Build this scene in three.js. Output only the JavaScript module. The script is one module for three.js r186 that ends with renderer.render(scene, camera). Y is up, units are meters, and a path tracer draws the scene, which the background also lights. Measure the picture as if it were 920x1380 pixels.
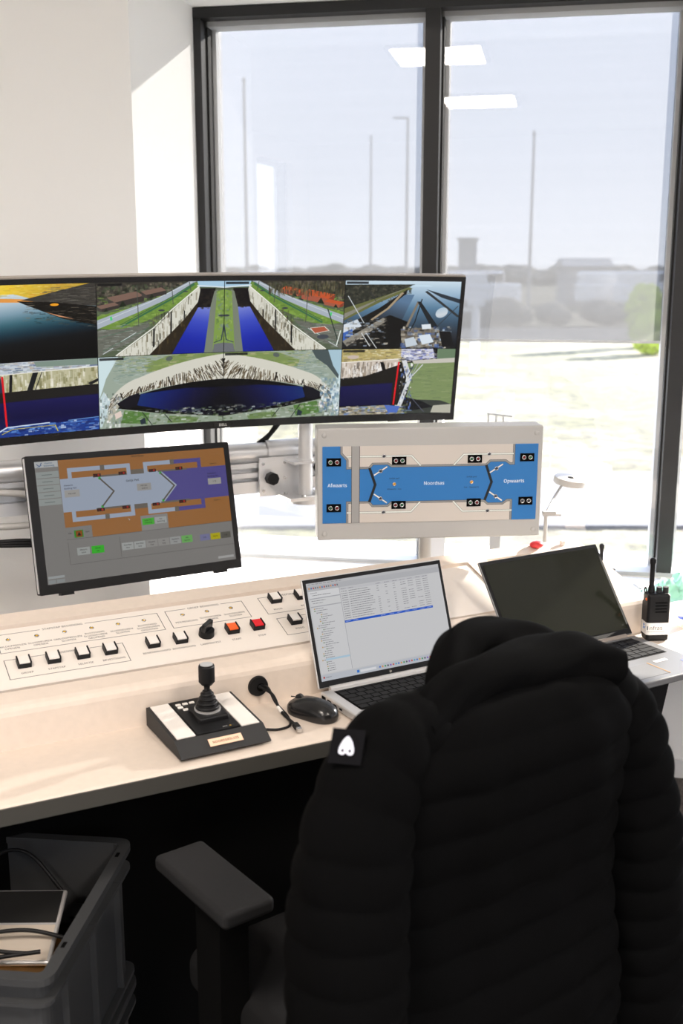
import * as THREE from 'three';
import { RoundedBoxGeometry } from 'three/addons/geometries/RoundedBoxGeometry.js';
import { mergeGeometries } from 'three/addons/utils/BufferGeometryUtils.js';
import { RectAreaLightUniformsLib } from 'three/addons/lights/RectAreaLightUniformsLib.js';

// ---------------------------------------------------------------- camera, sky, sun, exposure
RectAreaLightUniformsLib.init();
const scene = new THREE.Scene();
const renderer = new THREE.WebGLRenderer({ antialias: true });
renderer.toneMapping = THREE.LinearToneMapping;
renderer.shadowMap.enabled = true;
const EXPOSURE = 4.0;
renderer.toneMappingExposure = EXPOSURE;
const FOCAL = 1480, PITCH = Math.atan(318 / FOCAL), EYE = 1.55;
const camera = new THREE.PerspectiveCamera(2 * Math.atan(690 / FOCAL) * 180 / Math.PI, 920 / 1380, 0.05, 3000);
camera.position.set(0, EYE, 0);
camera.rotation.set(-PITCH, 0, 0);
camera.focus = 2.25;
camera.userData.fStop = 4.5;

const SUN = new THREE.Vector3(0.766, 0.334, -0.643).normalize();
{ // clear spring sky, paler towards the horizon
  const W = 64, H = 256, d = new Float32Array(W * H * 4);
  for (let y = 0; y < H; y++) {
    const el = Math.sin(((y + 0.5) / H - 0.5) * Math.PI), k = Math.pow(Math.max(0, el), 0.45);
    for (let x = 0; x < W; x++) {
      const i = (y * W + x) * 4;
      d[i] = 1.3 - 0.6 * k; d[i + 1] = 1.35 - 0.46 * k; d[i + 2] = 1.42 - 0.1 * k; d[i + 3] = 1;
      if (el < 0) { d[i] = 0.35; d[i + 1] = 0.34; d[i + 2] = 0.3; }
    }
  }
  const t = new THREE.DataTexture(d, W, H, THREE.RGBAFormat, THREE.FloatType);
  t.mapping = THREE.EquirectangularReflectionMapping; t.magFilter = THREE.LinearFilter; t.needsUpdate = true;
  scene.background = t;
}
const sun = new THREE.DirectionalLight(new THREE.Color(1, 0.93, 0.82), 7);
sun.position.copy(SUN).multiplyScalar(40); sun.shadow.radius = 1.2;
sun.shadow.mapSize.set(4096, 4096);
Object.assign(sun.shadow.camera, { left: -12, right: 12, top: 12, bottom: -12, far: 90 });
scene.add(sun, sun.target);

// ---------------------------------------------------------------- helpers
let seed = 7;
const rnd = () => { seed = (seed * 1664525 + 1013904223) >>> 0; return seed / 4294967296; };
const V3 = (x, y, z) => new THREE.Vector3(x, y, z);
const rad = (a) => a * Math.PI / 180;
const YAW = rad(27), UX = Math.cos(YAW), UZ = -Math.sin(YAW);        // the desk runs along U; V leads away over it
const D = (u, y, v) => V3(u * UX + v * UZ, y, u * UZ - v * UX);
const WA = rad(11), WDIR = V3(Math.cos(WA), 0, Math.sin(WA)), WN = V3(-Math.sin(WA), 0, Math.cos(WA)), WOFF = -3.392;
const WP = (w, y, n) => WDIR.clone().multiplyScalar(w).addScaledVector(WN, WOFF + n).setY(y);  // window wall: along, up, into the room
function pixelRay(px, py) { return V3((px - 460) / FOCAL, -(py - 690) / FOCAL, -1).applyAxisAngle(V3(1, 0, 0), -PITCH); }
const onHeight = (px, py, h) => { const r = pixelRay(px, py); return r.multiplyScalar((h - EYE) / r.y).add(camera.position); };
const onDepth = (px, py, v) => { const r = pixelRay(px, py), n = D(0, 0, 1); return r.multiplyScalar(v / r.dot(n)).add(camera.position); };

const used = new Map();
function numbered(name) { const n = used.get(name) ?? 0; used.set(name, n + 1); return n ? name + '_' + String(n).padStart(3, '0') : name; }
function thing(name, label, category, pos, turn = 0, group) {
  const o = new THREE.Group(); o.name = numbered(name); scene.add(o);
  o.userData = { label, category }; if (group) o.userData.group = group;
  if (pos) o.position.copy(pos); o.rotation.order = 'YXZ'; o.rotation.y = turn;
  return o;
}
function single(name, label, category, geo, mat, pos, turn = 0, group) {
  const o = new THREE.Mesh(geo, mat); o.name = numbered(name); scene.add(o);
  o.userData = { label, category }; if (group) o.userData.group = group;
  if (pos) o.position.copy(pos); o.rotation.order = 'YXZ'; o.rotation.y = turn;
  return o;
}
function part(parent, name, geo, mat, label) {
  const o = new THREE.Mesh(geo, mat); o.name = name; parent.add(o);
  if (label) o.userData.label = label;
  return o;
}
function struct(name, geo, mat, label, category) {
  const o = geo ? new THREE.Mesh(geo, mat) : new THREE.Group(); o.name = name; scene.add(o);
  o.userData = { kind: 'structure', label, category };
  return o;
}
const box = (w, h, d, x = 0, y = 0, z = 0) => new THREE.BoxGeometry(w, h, d).translate(x, y, z);
const rbox = (w, h, d, r, x = 0, y = 0, z = 0, s = 2) => new RoundedBoxGeometry(w, h, d, s, r).translate(x, y, z);
const cyl = (r, h, x = 0, y = 0, z = 0, n = 24, r2 = r) => new THREE.CylinderGeometry(r2, r, h, n).translate(x, y, z);
const tube = (pts, r, seg = 40, n = 8) => new THREE.TubeGeometry(new THREE.CatmullRomCurve3(pts.map((p) => p.isVector3 ? p : V3(...p))), seg, r, n);
const merge = (list) => mergeGeometries(list.map((g) => { const a = g.index ? g.toNonIndexed() : g; for (const k of Object.keys(a.attributes)) if (!['position', 'normal', 'uv'].includes(k)) a.deleteAttribute(k); return a; }));
function metric(g) { // uv in metres, from the side that each face looks to
  if (g.index) g = g.toNonIndexed();
  const p = g.attributes.position, n = g.attributes.normal, uv = new Float32Array(p.count * 2);
  for (let i = 0; i < p.count; i++) {
    const ax = Math.abs(n.getX(i)), ay = Math.abs(n.getY(i)), az = Math.abs(n.getZ(i));
    const [a, b] = ay >= ax && ay >= az ? [p.getX(i), p.getZ(i)] : ax >= az ? [p.getZ(i), p.getY(i)] : [p.getX(i), p.getY(i)];
    uv[i * 2] = a; uv[i * 2 + 1] = b;
  }
  g.setAttribute('uv', new THREE.BufferAttribute(uv, 2));
  return g;
}
function prism(profile, x0, x1) { // profile in (z, y), swept along x
  const s = new THREE.Shape(profile.map(([z, y]) => new THREE.Vector2(z, y)));
  return new THREE.ExtrudeGeometry(s, { depth: x1 - x0, bevelEnabled: false, curveSegments: 6 }).rotateY(-Math.PI / 2).scale(1, 1, 1).translate(x1, 0, 0);
}
function roundedRect(w, h, r, path = new THREE.Shape()) {
  const x = -w / 2, y = -h / 2;
  path.moveTo(x + r, y); path.lineTo(x + w - r, y); path.quadraticCurveTo(x + w, y, x + w, y + r); path.lineTo(x + w, y + h - r); path.quadraticCurveTo(x + w, y + h, x + w - r, y + h);
  path.lineTo(x + r, y + h); path.quadraticCurveTo(x, y + h, x, y + h - r); path.lineTo(x, y + r); path.quadraticCurveTo(x, y, x + r, y);
  return path;
}
function ring(w, d, t, h, y, r = 0.03) { // flat ring in x/z, h tall, from y upwards
  const s = roundedRect(w, d, r); s.holes.push(roundedRect(w - 2 * t, d - 2 * t, Math.max(0.004, r - t), new THREE.Path()));
  return new THREE.ExtrudeGeometry(s, { depth: h, bevelEnabled: false, curveSegments: 5 }).rotateX(-Math.PI / 2).translate(0, y, 0);
}
function bend(g, R) { // wraps a flat panel round a vertical axis in front of it
  const p = g.attributes.position, n = g.attributes.normal;
  for (let i = 0; i < p.count; i++) {
    const a = p.getX(i) / R, z = p.getZ(i), nx = n.getX(i), nz = n.getZ(i);
    p.setXYZ(i, (R - z) * Math.sin(a), p.getY(i), R - (R - z) * Math.cos(a));
    n.setXYZ(i, nx * Math.cos(a) - nz * Math.sin(a), n.getY(i), nx * Math.sin(a) + nz * Math.cos(a));
  }
  return g;
}

// ---------------------------------------------------------------- textures and materials
function dataTexture(n, f, srgb, repeat) {
  const a = new Uint8Array(n * n * 4);
  for (let y = 0; y < n; y++) for (let x = 0; x < n; x++) { const c = f(x, y), i = (y * n + x) * 4; for (let k = 0; k < 3; k++) a[i + k] = Math.max(0, Math.min(255, (Array.isArray(c) ? c[k] : c) * 255)); a[i + 3] = 255; }
  const t = new THREE.DataTexture(a, n, n); t.wrapS = t.wrapT = THREE.RepeatWrapping; t.magFilter = THREE.LinearFilter; t.minFilter = THREE.LinearMipmapLinearFilter;
  if (srgb) t.colorSpace = THREE.SRGBColorSpace;
  if (repeat) t.repeat.set(repeat, repeat);
  t.needsUpdate = true; return t;
}
function valueNoise(n, cells) { // tiling
  const g = Float32Array.from({ length: cells * cells }, rnd), o = new Float32Array(n * n), s = (t) => t * t * (3 - 2 * t);
  for (let y = 0; y < n; y++) for (let x = 0; x < n; x++) {
    const u = x / n * cells, v = y / n * cells, i = Math.floor(u), j = Math.floor(v), a = s(u - i), b = s(v - j), q = (p, r) => g[(r % cells) * cells + p % cells];
    o[y * n + x] = (q(i, j) * (1 - a) + q(i + 1, j) * a) * (1 - b) + (q(i, j + 1) * (1 - a) + q(i + 1, j + 1) * a) * b;
  }
  return o;
}
function fbm(n, cells, oct) { const o = new Float32Array(n * n); let w = 0.5; for (let k = 0; k < oct; k++, cells *= 2, w /= 2) { const v = valueNoise(n, cells); for (let i = 0; i < o.length; i++) o[i] += v[i] * w; } return o; }
const NF = fbm(256, 16, 4), NC = fbm(256, 4, 5);
const texPlaster = dataTexture(256, (x, y) => 0.3 + 0.5 * NF[y * 256 + x], false, 2);
const texSpeckle = dataTexture(256, (x, y) => 0.965 + 0.035 * NF[y * 256 + x], true, 6);
const texCarpet = dataTexture(256, (x, y) => { const v = 0.55 + 0.6 * (rnd() - 0.5) + 0.3 * (NC[y * 256 + x] - 0.5); return [v, v * 0.97, v * 0.94]; }, true, 2);
const texWeave = dataTexture(64, (x, y) => 0.5 + 0.25 * Math.sin(x * Math.PI / 4) * (((y >> 2) & 1) ? 1 : -1) + 0.2 * (rnd() - 0.5), false, 60);
const texScreen = dataTexture(256, (x, y) => { const v = 0.93 + 0.05 * Math.sin(x * Math.PI / 2) * Math.sin(y * Math.PI / 2) + 0.05 * (rnd() - 0.5) + 0.03 * (NF[(y * 256)] - 0.5); return [v, v, v]; }, true, 5);
const texGrass = dataTexture(512, (x, y) => {
  const c = NC[(y >> 1) * 256 + (x >> 1)], f = NF[(y & 255) * 256 + (x & 255)], r = rnd(), dry = Math.max(0, Math.min(1, (c - 0.42) * 5));
  const k = 0.35 + 1.1 * f + 0.4 * (r - 0.5);
  return [k * (0.62 + 0.24 * dry), k * (0.6 + 0.2 * dry), k * (0.4 + 0.24 * dry)];
}, true, 0.22);
const texAsphalt = dataTexture(256, (x, y) => { const v = 0.66 + 0.12 * (NC[y * 256 + x] - 0.5) + 0.1 * (rnd() - 0.5); return [v, v * 0.985, v * 0.97]; }, true, 0.5);

const dull = (o, k = 0.12) => new THREE.MeshPhysicalMaterial({ ...o, specularIntensity: k });
const std = (o) => new THREE.MeshStandardMaterial(o);
const lin = (r, g, b) => new THREE.Color().setRGB(r, g, b);
const M = {
  wall: std({ color: lin(0.89, 0.885, 0.87), roughness: 0.92, bumpMap: texPlaster, bumpScale: 0.0006 }),
  ceiling: std({ color: lin(0.88, 0.875, 0.86), roughness: 0.95 }),
  floor: std({ color: lin(0.42, 0.4, 0.38), map: texCarpet, roughness: 1 }),
  skirting: std({ color: lin(0.75, 0.75, 0.74), roughness: 0.5 }),
  sill: std({ color: lin(0.74, 0.74, 0.73), roughness: 0.45 }),
  frameDark: dull({ color: lin(0.02, 0.02, 0.021), roughness: 0.45 }, 0.6),
  frameGrey: std({ color: lin(0.45, 0.46, 0.47), roughness: 0.5 }),
  gasket: std({ color: lin(0.01, 0.01, 0.01), roughness: 0.7 }),
  glass: new THREE.MeshPhysicalMaterial({ color: 0xffffff, transmission: 1, roughness: 0, thickness: 0, ior: 1.55 }),
  screenCloth: new THREE.MeshPhysicalMaterial({ color: lin(0.172, 0.175, 0.182), map: texScreen, transmission: 1, roughness: 0.57, thickness: 0, specularIntensity: 0, side: THREE.DoubleSide }),
  laminate: std({ color: lin(0.74, 0.64, 0.555), map: texSpeckle, roughness: 0.42 }),
  plate: std({ color: lin(0.75, 0.685, 0.625), roughness: 0.4 }),
  edgeBand: std({ color: lin(0.045, 0.043, 0.037), roughness: 0.6 }),
  keyBlack: dull({ color: lin(0.012, 0.012, 0.013), roughness: 0.6 }, 0.25),
  black: dull({ color: lin(0.008, 0.008, 0.009), roughness: 0.5 }, 0.5),
  blackMatt: dull({ color: lin(0.003, 0.003, 0.003), roughness: 0.85 }),
  blackGloss: std({ color: lin(0.012, 0.012, 0.013), roughness: 0.22 }),
  rubber: std({ color: lin(0.02, 0.02, 0.021), roughness: 0.7 }),
  alu: std({ color: lin(0.72, 0.72, 0.73), roughness: 0.38, metalness: 0.65 }),
  steel: std({ color: lin(0.6, 0.6, 0.6), roughness: 0.25, metalness: 1 }),
  whitePaint: std({ color: lin(0.44, 0.43, 0.415), roughness: 0.45 }),
  whiteCap: std({ color: lin(0.82, 0.78, 0.74), roughness: 0.35 }),
  orangeCap: std({ color: lin(0.85, 0.13, 0.02), roughness: 0.3 }),
  redCap: std({ color: lin(0.72, 0.01, 0.02), roughness: 0.3 }),
  amber: std({ color: lin(0.55, 0.33, 0.04), roughness: 0.25 }),
  silver: std({ color: lin(0.66, 0.65, 0.65), roughness: 0.36, metalness: 0.55 }),
  darkScreen: std({ color: lin(0.012, 0.013, 0.008), roughness: 0.12 }),
  jacket: dull({ color: lin(0.0018, 0.0018, 0.002), roughness: 0.95, bumpMap: texWeave, bumpScale: 0.0004 }),
  chairFabric: dull({ color: lin(0.022, 0.022, 0.023), roughness: 1, bumpMap: texWeave, bumpScale: 0.0008 }),
  armPad: dull({ color: lin(0.022, 0.022, 0.023), roughness: 0.65, bumpMap: texPlaster, bumpScale: 0.0004 }),
  crate: dull({ color: lin(0.05, 0.052, 0.055), roughness: 0.55, bumpMap: texPlaster, bumpScale: 0.0004 }, 0.4),
  card: std({ color: lin(0.55, 0.3, 0.1), roughness: 0.9 }),
  grass: std({ color: lin(0.27, 0.27, 0.27), map: texGrass, roughness: 1 }),
  path: std({ color: lin(0.25, 0.25, 0.26), map: texAsphalt, roughness: 0.95 }),
  road: std({ color: lin(0.18, 0.19, 0.2), map: texAsphalt, roughness: 0.95 }),
  leafHazed: std({ color: lin(0.16, 0.15, 0.125), roughness: 1 }),  // lightened albedo: haze over the far trees is put into the colour
  leafBright: std({ color: lin(0.4, 0.52, 0.03), roughness: 1 }),
  poleHazed: std({ color: lin(0.34, 0.34, 0.34), roughness: 0.7 }),  // paler than the poles themselves, with distance haze in the colour
  brickHazed: std({ color: lin(0.3, 0.3, 0.31), roughness: 0.9 }),  // far walls lightened to stand in for haze
  vanWhite: std({ color: lin(0.8, 0.8, 0.8), roughness: 0.4 }),
};
function canvasTexture(w, h, draw) {
  const c = document.createElement('canvas'); c.width = w; c.height = h;
  const g = c.getContext('2d'); draw(g, w, h);
  const t = new THREE.CanvasTexture(c); t.colorSpace = THREE.SRGBColorSpace; t.magFilter = THREE.LinearFilter; t.anisotropy = 8;
  return t;
}
const print = (t, roughness = 0.4) => std({ map: t, roughness });
const screenMat = (t, glow, roughness = 0.35) => dull({ color: lin(0.002, 0.002, 0.002), roughness, emissive: 0xffffff, emissiveMap: t, emissiveIntensity: glow / EXPOSURE }, 0.35);

// ---------------------------------------------------------------- the room
const CEIL = 2.8, WT = 2.333, WB = 0.65, REVEAL = 0.54, W0 = -1.109, W1 = 3.6;
const cornerA = WP(W0, 0, REVEAL);                                         // end of the alcove's side wall
const cornerB = cornerA.clone().addScaledVector(D(1, 0, 0), -3.0);
const XL = cornerB.x, ZB = 3.6, XR = 3.3;
{
  const wallBetween = (a, b, y0, y1, t, side) => { // slab from a to b, thickness t on one side
    const l = Math.hypot(b.x - a.x, b.z - a.z), ang = -Math.atan2(b.z - a.z, b.x - a.x);
    return metric(box(l, y1 - y0, t, l / 2, (y0 + y1) / 2, side * t / 2)).rotateY(ang).translate(a.x, 0, a.z);
  };
  const outline = (o) => [WP(W0 - 0.3, 0, -o), WP(W1 + 0.3, 0, -o), V3(XR + 0.2, 0, ZB + 0.2), V3(XL - 0.2, 0, ZB + 0.2), cornerB.clone().add(D(-0.3, 0, 0.2)), cornerA.clone().add(D(-0.1, 0, 0.2))].map((p) => new THREE.Vector2(p.x, -p.z));
  const slab = (y, t) => metric(new THREE.ExtrudeGeometry(new THREE.Shape(outline(0.06)), { depth: t, bevelEnabled: false }).rotateX(-Math.PI / 2).translate(0, y, 0));
  struct('floor', slab(-0.1, 0.1), M.floor, 'grey carpet floor of the control room', 'floor');
  struct('ceiling', slab(CEIL, 0.12), M.ceiling, 'white ceiling of the control room', 'ceiling');
  struct('wall_left', wallBetween(cornerB.clone().addScaledVector(D(1, 0, 0), -0.3), cornerA, 0, CEIL, 0.2, -1), M.wall, 'plain white wall behind the wide curved monitor', 'wall');
  const sideFoot = [WP(W0, 0, -0.25), cornerA, cornerA.clone().add(D(-0.15, 0, 0.01)), WP(W0 - 0.15, 0, -0.25)].map((p) => new THREE.Vector2(p.x, -p.z));
  struct('wall_alcove', metric(new THREE.ExtrudeGeometry(new THREE.Shape(sideFoot), { depth: CEIL, bevelEnabled: false }).rotateX(-Math.PI / 2)), M.wall, 'narrow white side wall of the window alcove with a diagonal sun edge', 'wall');
  // front wall: parapet under the windows and bulkhead over them
  struct('wall_front', merge([
    wallBetween(WP(W0 - 0.1, 0, 0.02), WP(W1 + 0.6, 0, 0.02), 0, WB, 0.3, -1),
    wallBetween(WP(W0, 0, REVEAL), WP(W1 + 0.4, 0, REVEAL), WT + 0.002, CEIL, REVEAL + 0.06, -1),
  ]), M.wall, 'white parapet below and bulkhead above the big windows', 'wall');
  // right, back walls holed for added fill windows; side wall for the tall opening
  const holed = (L, a, b, y0, y1) => merge([box(a, CEIL, 0.2, a / 2, CEIL / 2), box(L - b, CEIL, 0.2, (b + L) / 2, CEIL / 2), box(b - a, y0, 0.2, (a + b) / 2, y0 / 2), box(b - a, CEIL - y1, 0.2, (a + b) / 2, (y1 + CEIL) / 2)]);
  const LS = ZB - cornerB.z, LR = ZB + 3.2;
  struct('wall_right', metric(holed(LR, 0.9, LR - 0.5, 0.7, 2.5)).rotateY(-Math.PI / 2).translate(XR + 0.1, 0, -3.2), M.wall, 'white wall with a long window added for fill light', 'wall');
  struct('wall_side', metric(holed(LS, LS - 1.15, LS - 0.4, 0.1, 2.6)).rotateY(-Math.PI / 2).translate(XL - 0.1, 0, cornerB.z), M.wall, 'white wall with one tall glazed opening', 'wall');
  struct('wall_back', metric(holed(XR - XL, 0.7 - XL, 3.1 - XL, 0.7, 2.5)).translate(XL, 0, ZB + 0.1), M.wall, 'white wall with a wide fill window added behind the operator', 'wall');
  const skirt = struct('baseboard_front', wallBetween(WP(W0, 0, 0.032), WP(W1, 0, 0.032), 0, 0.06, 0.012, -1), M.skirting, 'white baseboard along the foot of the window wall', 'baseboard');
  // tall opening known from its reflection, and two unseen windows added for fill
  const sideWindow = (name, len, y0, y1, label, n) => {
    const g = struct(name, null, null, label, 'window');
    for (let k = 0; k < n; k++) part(g, 'pane', box(len / n - 0.06, y1 - y0 - 0.08, 0.006, (k + 0.5) * len / n, (y0 + y1) / 2, 0), M.glass);
    for (let k = 0; k <= n; k++) part(g, 'mullion', box(0.06, y1 - y0, 0.08, Math.min(len - 0.03, Math.max(0.03, k * len / n)), (y0 + y1) / 2, 0), M.frameDark);
    part(g, 'rail', box(len, 0.04, 0.08, len / 2, y0 + 0.02, 0), M.frameDark); part(g, 'rail', box(len, 0.04, 0.08, len / 2, y1 - 0.02, 0), M.frameDark);
    return g;
  };
  const s = sideWindow('window_4', 0.75, 0.1, 2.6, 'tall glazed opening in the wall beyond the curved monitor', 1);
  s.rotation.y = -Math.PI / 2; s.position.set(XL - 0.1, 0, cornerB.z + LS - 1.15);
  const b = sideWindow('window_5', LR - 1.4, 0.7, 2.5, 'long unseen window added beside the operator for fill light', 4);  // out of view, added to let fill daylight into the room
  b.rotation.y = -Math.PI / 2; b.position.set(XR + 0.1, 0, -2.3);
  const cloth = single('outdoor_screen', 'pale woven sun screen added over the long fill window to cut its sun', 'screen', metric(new THREE.PlaneGeometry(LR - 1.5, 1.72)), M.screenCloth, V3(XR + 0.17, 1.6, -2.3 + (LR - 1.4) / 2), -Math.PI / 2, 'sun screens outside the windows');  // unseen cloth, added to weaken the sun through the fill window
  part(cloth, 'hem_bar', box(LR - 1.5, 0.012, 0.008, 0, -0.86, 0), M.frameGrey);
  const c = sideWindow('window_7', 2.4, 0.7, 2.5, 'wide unseen window added behind the operator for fill light', 3); c.position.set(0.7, 0, ZB + 0.1);  // second added window, outside the reflections, for more sky fill
  // window bench
  struct('trim_1', wallBetween(WP(W0, 0, REVEAL - 0.02), WP(W1, 0, REVEAL - 0.02), WB - 0.04, WB - 0.002, REVEAL - 0.05, -1), M.sill, 'deep white window sill in full sun behind the console', 'sill');
}
// the big windows: dark inner frame, grey guide rails outside, panes, outdoor screens
{
  const bays = [[-1.109, -0.387], [-0.387, 0.347], [0.347, 1.78], [1.78, 2.66]];
  const labels = ['tall window pane beside the alcove wall', 'tall window pane over the board and laptop', 'window pane beyond the walkie talkies', 'window pane at the far end of the front wall'];
  const at = (g) => { g.rotation.y = -WA; g.position.copy(WP(0, 0, 0)); };
  bays.forEach(([a, b], i) => {
    const g = struct('window_' + (i < 3 ? i + 1 : 6), null, null, labels[i], 'window'); at(g);
    const l = i ? 0.022 : 0.024, r = 0.022, mid = (a + b) / 2, h = WT - WB;
    const bar = (x0, x1, y0, y1, z0, z1, m, n = 'frame') => part(g, n, box(x1 - x0, y1 - y0, z1 - z0, (x0 + x1) / 2, (y0 + y1) / 2, (z0 + z1) / 2), m);
    bar(a, a + l, WB, WT, -0.06, 0.02, M.frameDark, 'jamb'); bar(b - r, b, WB, WT, -0.06, 0.02, M.frameDark, 'jamb');
    bar(a, b, WT - 0.03, WT, -0.06, 0.021, M.frameDark, 'head'); bar(a, b, WB, WB + 0.012, -0.06, 0.021, M.frameGrey, 'bottom_rail');
    bar(a + l, a + l + 0.006, WB, WT - 0.03, -0.075, -0.03, M.gasket, 'gasket'); bar(b - r - 0.006, b - r, WB, WT - 0.03, -0.075, -0.03, M.gasket, 'gasket');
    bar(a + l, a + l + 0.018, WB, WT - 0.03, -0.13, -0.075, M.frameGrey, 'guide_rail'); bar(b - r - 0.018, b - r, WB, WT - 0.03, -0.13, -0.075, M.frameGrey, 'guide_rail');
    bar(a + l, b - r, WT - 0.045, WT - 0.03, -0.1, -0.03, M.frameGrey, 'screen_housing');
    part(g, 'pane', box(b - a - l - r, h - 0.04, 0.006, mid, (WB + WT) / 2 - 0.006, -0.045), M.glass);
    const s = single('outdoor_screen', ['pale woven sun screen outside the pane beside the alcove wall', 'pale woven sun screen outside the pane over the board', 'pale woven sun screen outside the pane beyond the walkie talkies', 'pale woven sun screen at the far end of the window wall'][i], 'screen', metric(new THREE.PlaneGeometry(b - a - l - r - 0.02, WT - 0.03 - 1.353).translate(mid, (WT - 0.03 + 1.353) / 2, -0.105)), M.screenCloth, null, 0, 'sun screens outside the windows'); at(s);
    part(s, 'hem_bar', box(b - a - l - r - 0.02, 0.008, 0.006, mid, 1.353, -0.105), M.frameGrey);
  });
}
// ceiling light panels: first two seen reflected in the glass, last two added for fill
for (const [x, z, label] of [[-0.68, -0.33, 'square white light panel in the ceiling above the operator'], [-0.9, 1.4, 'square white light panel in the ceiling behind the operator'], [1.3, -0.1, 'square white light panel added to the ceiling for fill beside the added long window'], [1.1, 1.6, 'square white light panel added to the ceiling for fill before the added rear window']]) {
  const t = thing('ceiling_light', label, 'light', V3(x, CEIL, z), -WA, 'ceiling light panels');
  part(t, 'frame', ring(0.56, 0.56, 0.03, 0.02, -0.02, 0.01), M.whitePaint);
  part(t, 'diffuser', box(0.5, 0.006, 0.5, 0, -0.006, 0), std({ color: 0xffffff, emissive: 0xfff1de, emissiveIntensity: 1.6, roughness: 0.6 }));
  const l = new THREE.RectAreaLight(0xfff3e8, 12, 0.5, 0.5); l.position.set(0, -0.022, 0); l.rotation.x = -Math.PI / 2; t.add(l);
}

// ---------------------------------------------------------------- outdoors
const GY = -0.5;
{
  const quad = (x0, x1, z0, z1, y) => metric(box(x1 - x0, 0.1, z1 - z0, (x0 + x1) / 2, y - 0.05, (z0 + z1) / 2));
  struct('ground', quad(-400, 400, -420, 120, GY - 0.03), M.grass, 'sunlit dry grass field outside the windows', 'grass');
  struct('path', quad(-60, 60, -11.6, -9.0, GY), M.path, 'pale paved path crossing the grass outside', 'path');
  struct('road', quad(-120, 160, -45, -36, GY), M.road, 'dark asphalt road beyond the grass', 'road');
  // street light poles
  const far = (px, dist) => { const r = pixelRay(px, 372); return V3(r.x / -r.z * dist, GY, -dist); };
  for (const [px, d, top, label] of [[713, 62, 180, 'lamp post standing alone beyond the road'], [547, 66, 158, 'lamp post with a short arm next to the dark mullion'], [499, 90, 185, 'thin lamp post between two taller posts'], [333, 60, 108, 'tall pole beside the edge of the window'], [598, 130, 220, 'faint thin pole just past the dark mullion']]) {
    const p = far(px, d), h = EYE + Math.tan(Math.atan((690 - top) / FOCAL) - PITCH) * d * 1.0 - GY;
    const t = thing('lamp_post', label, 'lamp post', p, 0, 'poles outside');
    part(t, 'pole', cyl(0.1, h, 0, h / 2, 0, 10, 0.06), M.poleHazed);
    if (px === 547) part(t, 'arm', box(0.9, 0.08, 0.1, -0.4, h - 0.04, 0), M.poleHazed); else part(t, 'cap', cyl(0.1, 0.18, 0, h + 0.05, 0, 10, 0.05), M.poleHazed);
  }
  // rows of far trees as lumpy masses
  const lumps = (n, w, h, dep) => { const l = []; for (let k = 0; k < n; k++) { const r = h * (0.35 + 0.3 * rnd()); const s = new THREE.IcosahedronGeometry(r, 1).scale(1.5, 1, 1).translate((rnd() - 0.5) * w, r * 0.7 + rnd() * h * 0.3, (rnd() - 0.5) * dep); l.push(s); } return merge(l); };
  const wood = new THREE.Mesh(lumps(1100, 470, 3.6, 20), M.leafHazed); wood.name = 'far_treeline'; wood.position.set(30, GY, -260); scene.add(wood);
  wood.userData = { kind: 'stuff', label: 'bare wood along the horizon with haze greyed into its colour', category: 'trees' };
  const hedge = new THREE.Mesh(lumps(120, 60, 1.0, 1.5), M.leafHazed); hedge.name = 'hedge'; hedge.position.set(18, GY, -47); scene.add(hedge);
  hedge.userData = { kind: 'stuff', label: 'low hedge behind the road with haze paled into its colour', category: 'hedge' };
  const bushGeo = (w, h) => { const l = []; for (let k = 0; k < 220; k++) { const a = rnd() * 6.283, b = Math.acos(2 * rnd() - 1), q = 0.75 + 0.25 * rnd(); l.push(new THREE.IcosahedronGeometry(0.1 + 0.08 * rnd(), 0).rotateX(a).translate(Math.sin(b) * Math.cos(a) * w * q, h * 0.5 + Math.cos(b) * h * 0.5 * q + 0.05, Math.sin(b) * Math.sin(a) * w * q)); } return merge(l); };
  for (const [px, d, w, h, label] of [[884, 30, 0.5, 1.0, 'bright yellow green bush near the grey mullion'], [872, 33, 0.5, 1.75, 'bright green bush beside the road']]) {
    const p = far(px, d), b = single('bush', label, 'bush', bushGeo(w, h), M.leafBright, p, 0, 'bushes outside');
  }
  // far buildings and vans
  const tower = thing('brick_tower', 'small grey tower on the horizon beyond the dark mullion', 'building', far(629, 150));
  part(tower, 'wall', box(2.2, 6.6, 2.2, 0, 3.3, 0), M.brickHazed); part(tower, 'roof', box(2.6, 0.4, 2.6, 0, 6.8, 0), M.poleHazed);
  const shed = thing('grey_shed', 'small grey shed beyond the road', 'building', far(786, 80));
  part(shed, 'wall', box(3.2, 2.7, 3, 0, 1.35, 0), M.brickHazed); part(shed, 'roof', prism([[-1.8, 2.7], [1.8, 2.7], [0, 3.3]], -1.8, 1.8), M.poleHazed);
  for (const [px, d, label] of [[650, 70, 'white van parked beside the lone lamp post'], [825, 75, 'white van parked beyond the grey shed'], [880, 72, 'white van parked next to the bright bush'], [368, 75, 'white van seen past the tall pole']]) {
    const t = thing('parked_van', label, 'van', far(px, d), 0.1, 'white vans outside');
    part(t, 'body', merge([rbox(4.6, 1.3, 1.9, 0.2, 0, 0.95, 0), rbox(3.4, 0.9, 1.8, 0.2, -0.5, 1.9, 0)]), M.vanWhite);
    part(t, 'side_window', box(1.0, 0.5, 1.84, 0.6, 1.95, 0), M.blackGloss);
    for (const x of [-1.5, 1.5]) for (const z of [-0.85, 0.85]) part(t, 'wheel', new THREE.CylinderGeometry(0.33, 0.33, 0.2, 14).rotateX(Math.PI / 2).translate(x, 0.33, z), M.black);
  }
  const sg = thing('white_barrier', 'white barrier post with a boom near the road', 'barrier', far(642, 24));
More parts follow.
